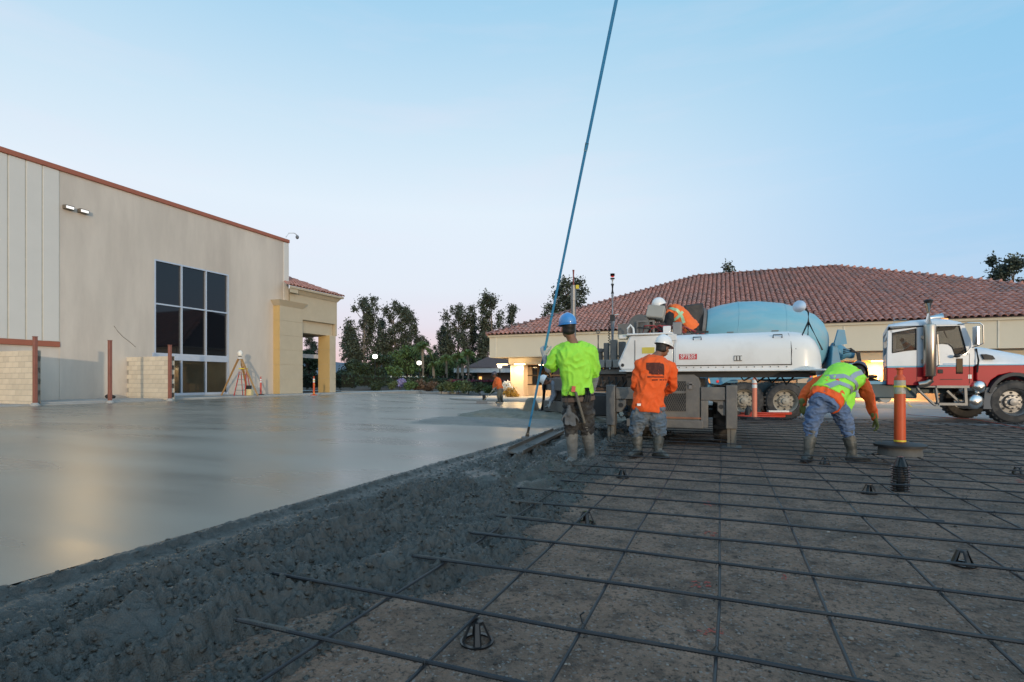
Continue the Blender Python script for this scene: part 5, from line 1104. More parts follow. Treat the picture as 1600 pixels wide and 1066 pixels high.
S(MB().tube([ha + hd_ * (.06 * i) + hn * .28 + Vector((0, .10 * math.cos(i * .9), .26 + .10 * math.sin(i * .9))) for i in range(56)], .022, 6), 'auger', m_steel, head)
S(MB().tube([ha + Vector((-.1, 0, .95)), ha + Vector((-.25, 0, 1.4)), ha + Vector((.1, .1, 1.75)), ha + Vector((.6, .2, 1.5)), ha + Vector((.7, .2, 1.0))], .035, 8), 'hose_loop', m_black, head)
S(MB().box(ha + Vector((-.75, .0, .30)), (.5, .9, .5), rot=.2, taper=(.4, .6)), 'caked_concrete', m_pile, head, bevel=.08)
# laser masts
a, b = on_v(896, 545, 11.2), on_v(896, 422, 11.2); zz = lambda y: on_v(896, y, 11.2).z
S(MB().lathe([(.055, .9), (.055, zz(470)), (.062, zz(470)), (.062, zz(452)), (.05, zz(452)), (.05, zz(446))], (a.x, 11.2, 0), n=16).bar((a.x, 11.2, .9), (a.x + .7, 10.5, 1.05), .16), 'laser_mast', m_alu, sm=40)
S(MB().cyl((a.x, 11.2, zz(447)), (a.x, 11.2, zz(422)), .024, n=10), 'mast_rod', M('rod_red', (.35, .09, .08), .5))
S(MB().box((a.x + .09, 11.2, zz(449)), (.06, .05, .08)), 'mast_bracket', m_tape)
zz = lambda y: on_v(957, y, 10.3).z; a = on_v(957, 500, 10.3)
S(MB().cyl((a.x, 10.3, 1.27), (a.x, 10.3, zz(502)), .045, n=12).cyl((a.x, 10.3, zz(502)), (a.x, 10.3, zz(460)), .024, n=10), 'receiver_mast', M('mast_pale', (.50, .52, .56), .4, .6), sm=40)
S(MB().cyl((a.x, 10.3, zz(459)), (a.x, 10.3, zz(444)), .032, n=12), 'receiver_grip', m_black); S(MB().cyl((a.x, 10.3, zz(444)), (a.x, 10.3, zz(437)), .025, n=10), 'receiver_neck', m_refl)
for y_, mt_ in ((435, m_black), (432, m_redlens), (430, m_black), (428, m_black)): S(MB().cyl((a.x, 10.3, zz(y_ + 1.1)), (a.x, 10.3, zz(y_)), .048 if mt_ is m_black else .036, n=14), 'receiver_ring', mt_)
S(MB().box((a.x, 10.3, zz(497)), (.08, .1, .12)), 'mast_clamp', m_black); S(MB().bar((a.x + .02, 10.3, zz(493)), (a.x + .12, 10.25, zz(492)), .02), 'clamp_arm', m_refl)
S(MB().tube([(a.x - .06 + .02 * math.cos(i * 1.4), 10.28 + .02 * math.sin(i * 1.4), zz(500) - i * .012) for i in range(44)], .008, 5), 'coiled_cable', m_black)
# operator station
c0, c1 = on_v(985, 530, 9.1), on_v(985, 508, 9.1)
S(MB().tube([(c0.x - .04, 9.1, 1.78), (c0.x - .05, 9.1, c1.z - .06), (c0.x, 9.1, c1.z), (c0.x + .05, 9.1, c1.z - .06), (c0.x + .07, 9.1, 1.72)], .018, 8), 'grab_rail', m_white)
a = on_v(974, 527, 9.05); S(MB().box((a.x, 9.05, a.z), (.15, .12, .085)), 'work_light', M('light_beige', (.60, .56, .42), .5), bevel=.012)
S(MB().box((a.x - .0, 8.985, a.z), (.11, .012, .055)), 'work_lens', m_refl)
a, b = on_v(1012, 505, 9.55), on_v(1034, 480, 9.55); c = (a + b) / 2
con = S(MB().box((c.x + .02, 9.55, c.z + .03), (.30, .20, .24), rot=Matrix.Rotation(R(-20), 3, 'X') @ Matrix.Rotation(R(8), 3, 'Y')), 'console', M('console_tan', (.33, .31, .27), .6, 0, .08), bevel=.02)
S(MB().box((c.x, 9.62, c.z - .20), (.34, .25, .12)).bar((c.x, 9.6, c.z - .2), (c.x - .05, 9.6, 1.83), .08), 'control_box', m_dsteel, con, bevel=.01)
mb = MB()
for i in range(9): x = c.x - .14 + .035 * i; mb.cyl((x, 9.5, c.z - .14), (x + rng.uniform(-.02, .02), 9.47, c.z - .05), .008, n=5)
o = S(mb, 'joystick', m_black, con); o['kind'] = 'stuff'
a = on_v(1001, 513, 9.6); S(MB().lathe([(.04, 0), (.20, .0), (.20, .03), (.07, .04), (.07, .10), (.20, .11), (.20, .14), (.04, .14)], (a.x - .02, 9.5, 2.03), (.3, 1, 0), 24), 'hose_reel', m_steel, sm=40)
S(MB().bx(c.x - .30, c.x - .27, 9.45, 9.48, 1.83, 2.08).bx(c.x - .02, c.x + .01, 9.45, 9.48, 1.83, 2.08).bx(c.x - .30, c.x + .01, 9.45, 9.48, 2.08, 2.11).bx(c.x - .62, c.x - .4, 9.4, 9.46, 1.83, 2.06), 'station_frame', m_steel)
for k in range(9):
    x0 = c.x - .2 + .09 * k; S(MB().tube([(x0 - .1, 9.5, 1.84), (x0 - .05 + rng.uniform(-.05, .05), 9.45, 1.92 + rng.uniform(0, .1)), (x0 + .12, 9.44, 1.95 + rng.uniform(-.05, .08)), (x0 + .3, 9.5, 1.845)], .012, 6), 'control_hose', M('hose_red', (.30, .04, .04), .5) if k % 3 else m_black)
a, b = on_v(1051, 519, 9.3), on_v(1065, 503, 9.3); S(MB().bx(a.x, b.x, 9.3, 9.5, 1.83, b.z), 'white_box', m_alu, bevel=.01); S(MB().bx(a.x - .16, a.x - .03, 9.3, 9.5, 1.83, b.z - .06), 'white_box', m_white, bevel=.01)
a = on_v(1097, 500, 9.2); S(MB().cyl((a.x, 9.2, 1.83), (a.x, 9.2, a.z - .05), .008, n=6).box((a.x + .0, 9.2, 1.85), (.2, .06, .03)), 'whip_antenna', m_black)
mb = MB()
for i in range(15): mb.ell((-.66 + .11 * i, VF - .010, 1.262), (.009, .006, .009), 8, 5)
for i in range(6): mb.ell((-1.30 + .10 * i, VF + .014, 1.262), (.009, .006, .009), 8, 5)
o = S(mb, 'rivet', m_steel); o['kind'] = 'stuff'
for x in (-.45, .70): S(MB().tube([(x, VF + .05, 1.70), (x, VF + .02, 1.745), (x + .12, VF + .02, 1.745), (x + .12, VF + .05, 1.70)], .009, 6), 'lift_handle', m_black, hoodm)
for x in (-.55, .1, .75): S(MB().box((x, VF + .34, 1.832), (.10, .05, .014)), 'top_hinge', m_steel, hoodm)
S(MB().bx(-1.25, -1.05, VF + .012, VF + .0185, 1.50, 1.60), 'warning_label', M('label_yellow', (.6, .5, .08), .5))
for k in range(4): S(MB().tube([(.25 + .2 * k, VF + .5, 1.13), (.3 + .2 * k, VF + .3, 1.05 - .02 * k), (.42 + .2 * k, VF + .35, 1.12)], .014, 6), 'slack_hose', m_black)
# convex mirror on its three rods over the hood end
q = lambda px, py, v_: on_v(px, py, v_)
top = q(1263, 503, 9.1)
mb = MB().tube([q(1262, 530, 9.15), top], .014, 7).tube([q(1243, 546, 8.87), top], .013, 7).tube([q(1285, 547, 9.0), top], .013, 7).tube([top, q(1263, 488, 9.1), q(1256, 478, 9.0)], .013, 7)
mir = S(mb, 'mirror_stand', m_black); m0 = q(1249, 479, 8.98)
S(MB().lathe([(.004, -.018), (.05, -.013), (.085, -.003), (.092, .006), (.05, .02), (.01, .025)], m0, (-.30, -1, .10), 24), 'convex_mirror', M('mirror_glass', (.50, .58, .68), .3, .6, .02), mir, sm=50)
S(MB().lathe([(.035, 0), (.03, .03)], q(1262, 531, 9.15), (0, 0, 1), 10), 'mirror_foot', m_steel, mir)

# ------------------------------------------------------------------ people
m_skin = M('skin', (.22, .105, .062), .55, 0, .1, 12)
m_hair = M('hair_black', (.012, .010, .009), .6)
m_boot = M('rubber_boot', (.060, .062, .055), .5, 0, .3, 7, dirt=(.20, .18, .15), dirt_amt=.75, ds=6)
m_jean = M('jeans_dirty', (.085, .125, .175), .85, 0, .25, 6, .2, 120, (.20, .19, .17), .8, 9)
m_jean2 = M('jeans_blue', (.10, .16, .29), .85, 0, .2, 7, .2, 120, (.20, .22, .26), .5, 5)
m_dark = M('trousers_dark', (.022, .021, .022), .85, 0, .25, 8, .2, 100, (.12, .115, .105), .6, 9)
m_khaki = M('khaki', (.22, .19, .13), .85, 0, .15, 8)
m_lime = M('lime_fabric', (.33, .76, .06), .8, 0, .05, 6, .15, 60)
m_limev = M('lime_vest', (.33, .82, .06), .7, 0, .05, 6, .1, 60)
m_orf = M('orange_fabric', (.82, .115, .018), .85, 0, .07, 5, .2, 80)
m_orv = M('orange_vest', (.85, .16, .03), .75, 0, .06, 6)
m_blk = M('black_fabric', (.016, .016, .018), .85, 0, .15, 8)
m_greyf = M('grey_fabric', (.20, .22, .26), .85, 0, .15, 8)
m_glove = M('glove_grey', (.40, .41, .40), .8, 0, .15, 14)
m_glove2 = M('glove_yellow', (.17, .18, .05), .8, 0, .15, 14)
m_hatw = M('hat_white', (.78, .78, .77), .3, 0, .03, coat=.4); m_hatb = M('hat_blue', (.04, .24, .60), .3, 0, .05, 6, dirt=(.25, .4, .6), dirt_amt=.3, coat=.4); m_hatd = M('hat_dark', (.055, .045, .06), .35, 0, .1, coat=.3)
m_band = M('grey_reflective', (.36, .38, .42), .35, .3, .05)
m_eye = M('eye', (.02, .02, .02), .2)
TMP = bpy.data.scenes.new('tmp')
def remesh(mb, name, mat, parent, voxel, smooth=3, wr=0., wsc=9., wst=(1, 1, 1), seed=0):
    me = bpy.data.meshes.new('tmp'); me.from_pydata(mb.v, [], mb.f)
    b = bmesh.new(); b.from_mesh(me); bmesh.ops.recalc_face_normals(b, faces=b.faces); b.to_mesh(me); b.free()
    o = bpy.data.objects.new('tmp', me); TMP.collection.objects.link(o)
    r = o.modifiers.new('r', 'REMESH'); r.mode = 'VOXEL'; r.voxel_size = voxel
    if smooth: q = o.modifiers.new('s', 'SMOOTH'); q.iterations = smooth; q.factor = .5
    vl = TMP.view_layers[0]; vl.update(); dg = vl.depsgraph; out = bpy.data.meshes.new_from_object(o.evaluated_get(dg)); bpy.data.objects.remove(o)
    if wr:
        nv = len(out.vertices); co = np.empty(nv * 3, np.float32); no = np.empty(nv * 3, np.float32)
        out.vertices.foreach_get('co', co); out.vertex_normals.foreach_get('vector', no); co = co.reshape(-1, 3); no = no.reshape(-1, 3)
        d = np.empty(nv, np.float32)
        for i, (x, y, z) in enumerate(co.tolist()):
            q = Vector((x * wsc * wst[0] + seed, y * wsc * wst[1], z * wsc * wst[2] + .35 * noise.noise(Vector((x * 4, y * 4, z * 4)))))
            d[i] = noise.fractal(q, 1, 2, 3) * .6 - (abs(noise.noise(q * 1.7)) ** .7) * .95 + .25
        out.vertices.foreach_set('co', (co + no * (d * wr)[:, None]).ravel()); out.update()
    out.materials.clear(); out.materials.append(mat); out.shade_smooth()
    out.name = name; n = bpy.data.objects.new(name, out); COL.objects.link(n); n.parent = parent
    return n
def limb(mb, pts, rad, n=12):
    """tapered limb with rounded ends and joints"""
    P = []; Q = []
    for i in range(len(pts) - 1):
        a, b = Vector(pts[i]), Vector(pts[i + 1]); m = 5
        for k in range(m + (1 if i == len(pts) - 2 else 0)):
            t = k / m; P.append(a.lerp(b, t)); bulge = math.sin(math.pi * t) * .07 * rad[i]; Q.append(rad[i] + (rad[i + 1] - rad[i]) * t + bulge)
    mb.tube(P, Q, n)
    for p, r in zip(pts, rad): mb.ell(p, (r, r, r), 10, 7)
def hand(mb, wr, d, pn, side, s=1.0, curl=.7, grip=None):
    """palm, four fingers of different lengths bent at the knuckles, and a thumb from the side of the palm"""
    d = Vector(d).normalized(); pn = (Vector(pn) - d * Vector(pn).dot(d)).normalized(); sd = d.cross(pn) * side
    rings = []
    for t, w, h in ((0, .026, .020), (.02, .032, .020), (.06, .042, .017), (.095, .040, .015), (.105, .034, .012)):
        c = Vector(wr) + d * t * s; rings.append([c + sd * (w * s * math.cos(a)) + pn * (h * s * math.sin(a)) for a in frange(0, 2 * math.pi * 11 / 12, 12)])
    mb.loft(rings)
    for i, (off, L_) in enumerate(((.031, .072), (.011, .080), (-.010, .075), (-.030, .058))):
        p = Vector(wr) + d * .092 * s + sd * off * s; a = 0.; pts = [p - d * .02]
        pts.append(p)
        for k, fr_ in enumerate((.45, .32, .23)):
            a += curl * (1.0 if k else .8) * (1 + .06 * i); p = p + (d * math.cos(a) + pn * math.sin(a)) * L_ * fr_ * s; pts.append(p)
        mb.tube(pts, [.0105 * s, .0108 * s, .0100 * s, .0092 * s, .0075 * s], 8)
    p = Vector(wr) + d * .030 * s + sd * .030 * s; pts = [p - sd * .012, p]
    for k, (fr_, t) in enumerate(((.034, .35), (.030, .8), (.024, 1.2))):
        p = p + (d * math.cos(.55) * .9 + sd * (.65 - .25 * k) + pn * math.sin(t) * curl).normalized() * fr_ * s * 1.15; pts.append(p)
    mb.tube(pts, [.014 * s, .0135 * s, .012 * s, .0108 * s, .0085 * s], 8)
def ell_ring(c, rt, fw, rx, ry, n=22, e=2.4):
    out = []
    for j in range(n):
        a = 2 * math.pi * j / n; ca, sa = math.cos(a), math.sin(a)
        out.append(c + rt * (rx * math.copysign(abs(ca) ** (2 / e), ca)) + fw * (ry * math.copysign(abs(sa) ** (2 / e), sa)))
    return out
TORSO = ((-.16, .150, .105), (-.06, .172, .118), (.06, .168, .116), (.22, .152, .110), (.40, .150, .112), (.60, .168, .122), (.76, .182, .124), (.88, .178, .108), (.96, .120, .085), (1.02, .070, .066))
def torso(J, sx=1., sy=1., t0=-.2, t1=1.1, pad=0., belly=0.):
    pel, nek = Vector(J['pel']), Vector(J['nek']); mid = (pel + nek) / 2 + Vector(J.get('bend', (0, 0, 0)))
    rp, rc = Vector(J.get('rp', (1, 0, 0))).normalized(), Vector(J.get('rc', (1, 0, 0))).normalized(); rings = []
    def P(t): return pel * (1 - t) ** 2 + mid * 2 * t * (1 - t) + nek * t * t
    ts = sorted(set([t0] + [q[0] for q in TORSO if t0 < q[0] < t1] + [t1]))
    ts = [q for q in ts if -.16 <= q <= 1.02]
    for t in ts:
        w = np.interp(t, [q[0] for q in TORSO], [q[1] for q in TORSO]); h = np.interp(t, [q[0] for q in TORSO], [q[2] for q in TORSO])
        up = (P(t + .02) - P(t - .02)).normalized(); rt = rp.lerp(rc, min(1, max(0, t))); rt = (rt - up * rt.dot(up)).normalized(); fw = up.cross(rt)
        rings.append(ell_ring(P(t), rt, fw, w * sx + pad, h * sy + pad + belly * math.exp(-((t - .2) / .25) ** 2)))
    return rings
def hat(parent, c, up, fw, mat, name='hard_hat', s=1.):
    up = Vector(up).normalized(); fw = (Vector(fw) - up * Vector(fw).dot(up)).normalized(); rt = fw.cross(up); m = Matrix((rt, fw, up)).transposed(); c = Vector(c)
    mb = MB(); prof = ((.112, -.012), (.114, .0), (.112, .03), (.102, .065), (.080, .097), (.050, .117), (.018, .126), (.002, .127)); n = 32; rings = []
    for r, h in prof:
        ring = []
        for j in range(n):
            a = 2 * math.pi * j / n; x, y_ = r * .92 * math.cos(a), r * 1.13 * math.sin(a); rib = .006 * math.exp(-(x / .016) ** 2) * (1 if h > .03 else 0)
            ring.append(c + m @ (Vector((x, y_, h + rib)) * s))
        rings.append(ring)
    mb.loft(rings, cap=False); inn = []; out = []; drop = []
    for j in range(n):
        a = 2 * math.pi * j / n; sn = math.sin(a); w = .014 + .038 * max(0, sn) ** 1.5
        out.append(c + m @ (Vector((.112 * .92 * math.cos(a) * (1 + w * 6), (.112 * 1.13) * sn + math.copysign(w, sn) * abs(sn), -.014 - .012 * max(0, sn))) * s)); inn.append(rings[0][j]); drop.append(out[-1] - m @ Vector((0, 0, .005)))
    mb.loft([inn, out, drop, [q - m @ Vector((0, 0, .006)) for q in inn]], cap=False)
    return mb.build(name, mat, parent, sm=50)
def person(label, X0, Y0, J, top, trouser, hatm, sleeve='long', boots=m_boot, boot_h=.30, gloves=None, vest=None, group=None, z0=0., curl=.7, belly=.0, vox=.011, detail=True, cat='person', sleeve_mat=None, hem=-.10, bag=1.0, wide=1.04):
    u, v = uv(X0, Y0); t = empty('person', (u, v, z0), YAW, label, cat, group)
    J = {k: (Vector(q) if hasattr(q, '__len__') else q) for k, q in J.items()}
    up = Vector(J.get('hup', (0, 0, 1))).normalized(); fc = Vector(J['face']); fc = (fc - up * fc.dot(up)).normalized(); rt = fc.cross(up); hm = Matrix((rt, fc, up)).transposed(); hc = J['hed']
    body = MB().loft(torso(J, .80, .76, -.06))
    body.ell(hc + hm @ Vector((0, -.008, .022)), (.076, .097, .098), 16, 11, hm).ell(hc + hm @ Vector((0, .022, -.052)), (.056, .068, .066), 14, 9, hm)
    body.ell(hc + hm @ Vector((0, .100, -.018)), (.014, .020, .026), 8, 6, hm).ell(hc + hm @ Vector((0, .086, -.068)), (.026, .014, .009), 8, 6, hm)
    for s_ in (-1, 1): body.ell(hc + hm @ Vector((s_ * .079, -.006, -.010)), (.010, .020, .033), 8, 6, hm)
    limb(body, [J['nek'].lerp(hc, -.25), J['nek'].lerp(hc, .35), hc + hm @ Vector((0, -.02, -.04))], [.066, .056, .054])
    sh_off = {}
    for k, s_ in (('L', -1), ('R', 1)):
        sh, el, wr = J['sh' + k], J['el' + k], J['wr' + k]
        limb(body, [J['nek'].lerp(sh, .45), sh, el, wr], [.050, .048, .040, .027])
        limb(body, [J['hp' + k], J['kn' + k], J['an' + k]], [.082, .056, .040])
        toe = J['to' + k]; limb(body, [J['an' + k] + Vector((0, 0, -.02)), toe + Vector((0, 0, .02))], [.042, .034])
    hands = MB()
    for k, s_ in (('L', -1), ('R', 1)):
        d = J.get('hd' + k, J['wr' + k] - J['el' + k]); pn = J.get('pn' + k, Vector((-s_, .3, 0)))
        hand(hands, J['wr' + k], d, pn, s_ * J.get('hs' + k, 1), 1.06, curl)
    if gloves is None: body.add(hands.v, hands.f)
    remesh(body, 'body', m_skin, t, .0075 if detail else .012, 2)
    if gloves is not None: 
        for k in ('L', 'R'):
            hb = MB(); s_ = -1 if k == 'L' else 1; d = J.get('hd' + k, J['wr' + k] - J['el' + k]); hand(hb, J['wr' + k], d, J.get('pn' + k, Vector((-s_, .3, 0))), s_ * J.get('hs' + k, 1), 1.16, curl)
            limb(hb, [J['wr' + k] - Vector(d).normalized() * .05, J['wr' + k] + Vector(d).normalized() * .01], [.037, .033]); remesh(hb, 'glove', gloves, t, .006, 1)
    for s_ in (-1, 1): MB().ell(hc + hm @ Vector((s_ * .032, .084, .012)), (.011, .008, .007), 8, 6, hm).build('eye', m_eye, t)
    hr = MB().ell(hc + hm @ Vector((0, -.020, .026)), (.082, .098, .098), 18, 11, hm).ell(hc + hm @ Vector((0, -.050, -.035)), (.070, .056, .060), 14, 9, hm)
    for s_ in (-1, 1): hr.ell(hc + hm @ Vector((s_ * .066, -.028, -.02)), (.018, .04, .05), 8, 6, hm)
    remesh(hr, 'hair', m_hair, t, .010, 1)
    # trousers
    tr = MB().loft(torso(J, 1.0 + (bag - 1) * .25, 1.0 + (bag - 1) * .3, -.16, .24, .002))
    for k in 'LR':
        ll_ = (J['kn' + k] - J['an' + k]).length; low = J['an' + k].lerp(J['kn' + k], min(.93, (boot_h - .05) / ll_) if boot_h > .1 else .02)
        limb(tr, [J['hp' + k] + Vector((0, 0, .02)), J['kn' + k], low], [.104 * bag, .080 * bag, .066 * (1 + (bag - 1) * .5)])
    remesh(tr, 'trousers', trouser, t, vox, 2, .030, 8, (1, 1, 1.6), 3)
    for k, s_ in (('L', -1), ('R', 1)):
        bt = MB(); an, kn, toe = J['an' + k], J['kn' + k], J['to' + k]; ax = (kn - an).normalized(); bh = max(.08, boot_h)
        bt.tube([an + ax * bh, an + ax * bh * .7, an + ax * bh * .35, an + ax * .05, an - Vector((0, 0, .045))], [.084, .080, .070, .060, .058], 14)
        dt = Vector((toe.x - an.x, toe.y - an.y, 0)).normalized(); ctr = Vector((an.x, an.y, min(an.z - .045, toe.z + .045)))
        rr = []
        for q, w, h in ((-.075, .030, .035), (-.06, .042, .05), (0, .046, .055), (.09, .048, .046), (.15, .044, .034), (.19, .025, .018)):
            c = Vector((an.x, an.y, 0)) + dt * q + Vector((0, 0, toe.z + .0 + h)); sd = Vector((-dt.y, dt.x, 0)); rr.append([c + sd * w * math.cos(a) + Vector((0, 0, h * math.sin(a))) for a in frange(0, 2 * math.pi * 11 / 12, 12)])
        bt.loft(rr); b = remesh(bt, 'boot', boots, t, .009, 2, .006, 8, (1, 1, 2), 5)
        if detail: MB().loft([[Vector((an.x, an.y, 0)) + dt * q + Vector((-dt.y, dt.x, 0)) * w * s2 + Vector((0, 0, toe.z + hh)) for q, w in ((-.082, .03), (-.05, .05), (.06, .055), (.15, .050), (.198, .02))for s2 in (1,)] + [Vector((an.x, an.y, 0)) + dt * q - Vector((-dt.y, dt.x, 0)) * w + Vector((0, 0, toe.z + hh)) for q, w in ((.198, .02), (.15, .050), (.06, .055), (-.05, .05), (-.082, .03))] for hh in (0, .022)]).build('sole', m_black, b)
    # upper garment
    st = MB().loft(torso(J, wide, wide, hem, 1.0, .022, belly))
    for k in 'LR':
        sh, el, wr = J['sh' + k], J['el' + k], J['wr' + k]; q = J['nek'].lerp(sh, .35) - Vector((0, 0, .02))
        if sleeve == 'long': limb(st, [q, sh, el, el.lerp(wr, .93)], [.088, .084, .062, .044])
        else: limb(st, [q, sh, sh.lerp(el, .78)], [.092, .092, .086])
    shirt = remesh(st, 'shirt', top, t, vox, 2, .034, 6.5, (1, 1, .75), 11)
    if sleeve == 'short':
        for k in 'LR':
            ub = MB(); limb(ub, [J['sh' + k].lerp(J['el' + k], .5), J['el' + k], J['wr' + k]], [.058, .048, .036]); remesh(ub, 'under_sleeve', sleeve_mat or m_greyf, t, .009, 2, .007, 14, (1, 1, 2.2), 4)
    if vest is not None:
        vm = MB().loft(torso(J, 1.08, 1.08, J.get('vt0', -.02), .99, .036, belly))
        for k in 'LR': vm.ell(J['nek'].lerp(J['sh' + k], .72), (.098, .098, .085), 12, 8)
        remesh(vm, 'vest', vest, t, vox, 3, .018, 6, (1, 1, 1.2), 21)
        for ta, tb in J.get('bands', ()):
            r1, r2 = torso(J, 1.06, 1.06, ta, tb, .031, belly), None
            MB().loft([r1[0], *r1[1:-1], r1[-1]], cap=False).build('reflective_band', m_band, t, sm=60)
        for pts, wd in J.get('straps', ()):
            drape(t, [q for q in kids(t) if q.name.startswith('vest')][0], pts, wd, m_band, 'reflective_strap')
    if hatm is not None: hat(t, hc + up * .062 - fc * .004, (up + Vector(J.get('tilt', (0, 0, 0)))), fc, hatm)
    return t, shirt, J
def project(obj, pts, d, off=.004):
    vs = [v.co.copy() for v in obj.data.vertices]; bv = BVHTree.FromPolygons(vs, [p.vertices[:] for p in obj.data.polygons]); out = []
    for p in pts:
        h = bv.ray_cast(Vector(p), Vector(d)); out.append(h[0] + h[1] * off if h[0] is not None else None)
    return out
def patch(parent, obj, poly_fn, x0, x1, z0, z1, mat, name, n=14, y=-2., d=(0, 1, 0), off=.004, kind=None):
    """cloth print: a grid of small faces lying on the garment's back"""
    xs, zs = frange(x0, x1, n), frange(z0, z1, n); pr = project(obj, [(x, y, z) for z in zs for x in xs], d, off); mb = MB(); idx = {}
    for j in range(n - 1):
        for i in range(n - 1):
            q = [j * n + i, j * n + i + 1, (j + 1) * n + i + 1, (j + 1) * n + i]
            if all(pr[k] is not None for k in q) and poly_fn((i + .5) / (n - 1), (j + .5) / (n - 1)):
                f = []
                for k in q:
                    if k not in idx: idx[k] = len(mb.v); mb.v.append(tuple(pr[k]))
                    f.append(idx[k])
                mb.f.append(f); mb.m.append(0)
    if mb.f:
        o = mb.build(name, mat, parent, sm=60, recalc=False); return o
def drape(parent, obj, pts, wd, mat, name, d=(0, 1, 0), y=-2., off=.007, n=12):
    """reflective strap laid over the garment along a polyline given as (x, z) seen from the camera side"""
    P = []
    for a, b in zip(pts[:-1], pts[1:]):
        for i in range(n): P.append((a[0] + (b[0] - a[0]) * i / n, a[1] + (b[1] - a[1]) * i / n))
    P.append(pts[-1]); mb = MB(); prev = None
    for i, p in enumerate(P):
        q = P[min(i + 1, len(P) - 1)]; r = P[max(i - 1, 0)]; t = Vector((q[0] - r[0], q[1] - r[1])).normalized(); nn = Vector((-t.y, t.x)) * wd / 2
        h = project(obj, [(p[0] + nn.x, y, p[1] + nn.y), (p[0] - nn.x, y, p[1] - nn.y)], d, off)
        if h[0] is None or h[1] is None: prev = None; continue
        k = len(mb.v); mb.v += [tuple(h[0]), tuple(h[1])]
        if prev is not None: mb.f.append([prev, prev + 1, k + 1, k]); mb.m.append(0)
        prev = k
    if mb.f: return mb.build(name, mat, parent, sm=60, recalc=False)
def PJ(X0, Y0, z0=0.):
    return lambda px, py, dy=0.: Vector(((px - 800) / F * (Y0 + dy) - X0, dy, HC - z0 + (595 - py) / F * (Y0 + dy)))

# worker with the bull float, seen from behind
X0, Y0 = .89, 6.5; p = PJ(X0, Y0)
J = dict(pel=p(904, 628), nek=p(896, 538, -.01), hed=p(887, 513, .01), face=(-.35, .9, .0), hup=(-.06, -.05, 1), rp=(1, -.1, 0), rc=(1, .18, 0),
         shL=p(874, 549, .06), elL=p(857, 577, .10), wrL=p(851, 557, .16), hdL=(-.15, .1, 1), pnL=(.5, .8, .0),
         shR=p(922, 550, -.04), elR=p(930, 589, .02), wrR=p(925, 612, .14), hpL=p(893, 636), hpR=p(914, 636), knL=p(893, 674, -.02), knR=p(917, 672, .03), anL=p(895, 713, -.02), anR=p(923, 709, .10), toL=p(886, 722, -.14), toR=p(930, 716, .25), bend=(.0, -.03, 0))
for k in 'LR': J['to' + k].z = .015; J['an' + k].z = .10
tA, shA, JA = person('worker in lime shirt and blue hard hat holding the long float pole', X0, Y0, J, m_lime, m_dark, m_hatb, 'short', M('boot_caked', (.17, .165, .15), .6, 0, .3, 8, .3, 60, (.10, .10, .095), .6, 6), .42, m_glove, curl=.95, bag=1.12, wide=1.1, sleeve_mat=M('sleeve_grey', (.22, .24, .28), .85, 0, .3, 30, stretch=(.3, .3, 1)), belly=.01, hem=.13)
# belt, pouch, pliers, hung glove
cb = p(903, 607); 
MB().loft(torso(JA, 1.07, 1.07, .03, .10, .026), cap=False).build('belt', M('belt_leather', (.12, .08, .06), .6, 0, .15), tA, sm=60)
q0, q1 = p(899, 612, -.19), p(913, 661, -.17)
MB().bar(q0, q1, .105, .03).build('tool_pouch', M('pouch_canvas', (.13, .115, .09), .8, 0, .2, 8), tA, bevel=.01)
MB().box(p(896, 608, -.20), (.045, .03, .07), rot=Matrix.Rotation(R(8), 3, 'Y')).build('red_tool', M('tool_red', (.5, .06, .05), .5), tA)
for k in range(3): MB().tube([p(915 + k * 2, 606, -.17), p(916 + k * 3, 618, -.18), p(913 + k * 4, 628, -.17)], [.014, .018, .012], 7).build('pliers', m_dsteel, tA)
MB().tube([p(888, 612, -.16), p(886, 625, -.17), p(888, 640, -.18)], .006, 6).build('carabiner_strap', m_dsteel, tA)
hb = MB(); hand(hb, p(888, 643, -.16), (-.05, 0, -1), (0, -1, 0), 1, 1.0, .15); hand(hb, p(893, 645, -.17), (.12, 0, -1), (0, -1, 0), -1, 1.0, .2); limb(hb, [p(889, 636, -.16), p(889, 648, -.16)], [.026, .036]); remesh(hb, 'hung_glove', M('glove_muddy', (.10, .105, .11), .85, 0, .2, 14), tA, .007, 1)

# the float: blade on the slab edge, pole up through the gloved hand
zb_ = .165; ba, bb = Vector((*on_z(805, 709, .145), .15)), Vector((*on_z(872, 677, .165), .172)); bd = (bb - ba).normalized(); bn = Vector((-bd.y, bd.x, 0))
pb = Vector((*uv(.22, 7.86), .19)); hx, hy = uv(.4126, 6.65); ph = Vector((hx, hy, 1.43)); pd = (ph - pb)
fl_ = empty('bull_float', (pb.x, pb.y, .16), 0, 'wide bull float with a very long blue pole, resting on the slab edge', 'bull float')
bm_ = MB(); ctr = (ba + bb) / 2; Lh = (bb - ba).length / 2
sec = [(-.10, .06), (-.098, .01), (-.07, -.012), (.07, -.012), (.098, .01), (.10, .06), (.092, .06), (.088, .014), (.06, .004), (-.06, .004), (-.088, .014), (-.092, .06)]
tiltm = Matrix.Rotation(R(10), 3, bd)
bm_.loft([[ctr + bd * s_ * Lh + tiltm @ (bn * a + Vector((0, 0, b))) for a, b in sec] for s_ in (-1, 1)]); bm_.build('blade', M('blade_muddy', (.12, .115, .105), .55, .3, .25, 4, dirt=(.08, .075, .07), dirt_amt=.6), fl_, W=True, sm=30)
MB().box(pb + Vector((0, 0, .0)), (.14, .12, .06)).cyl(pb + Vector((0, 0, .0)), pb + pd * .07, .034, .022, n=12).build('bracket', m_alu, fl_, W=True, bevel=.01)
MB().cyl(pb + pd * .05, pb + pd * .16, .019, n=10).build('ferrule', m_alu, fl_, W=True)
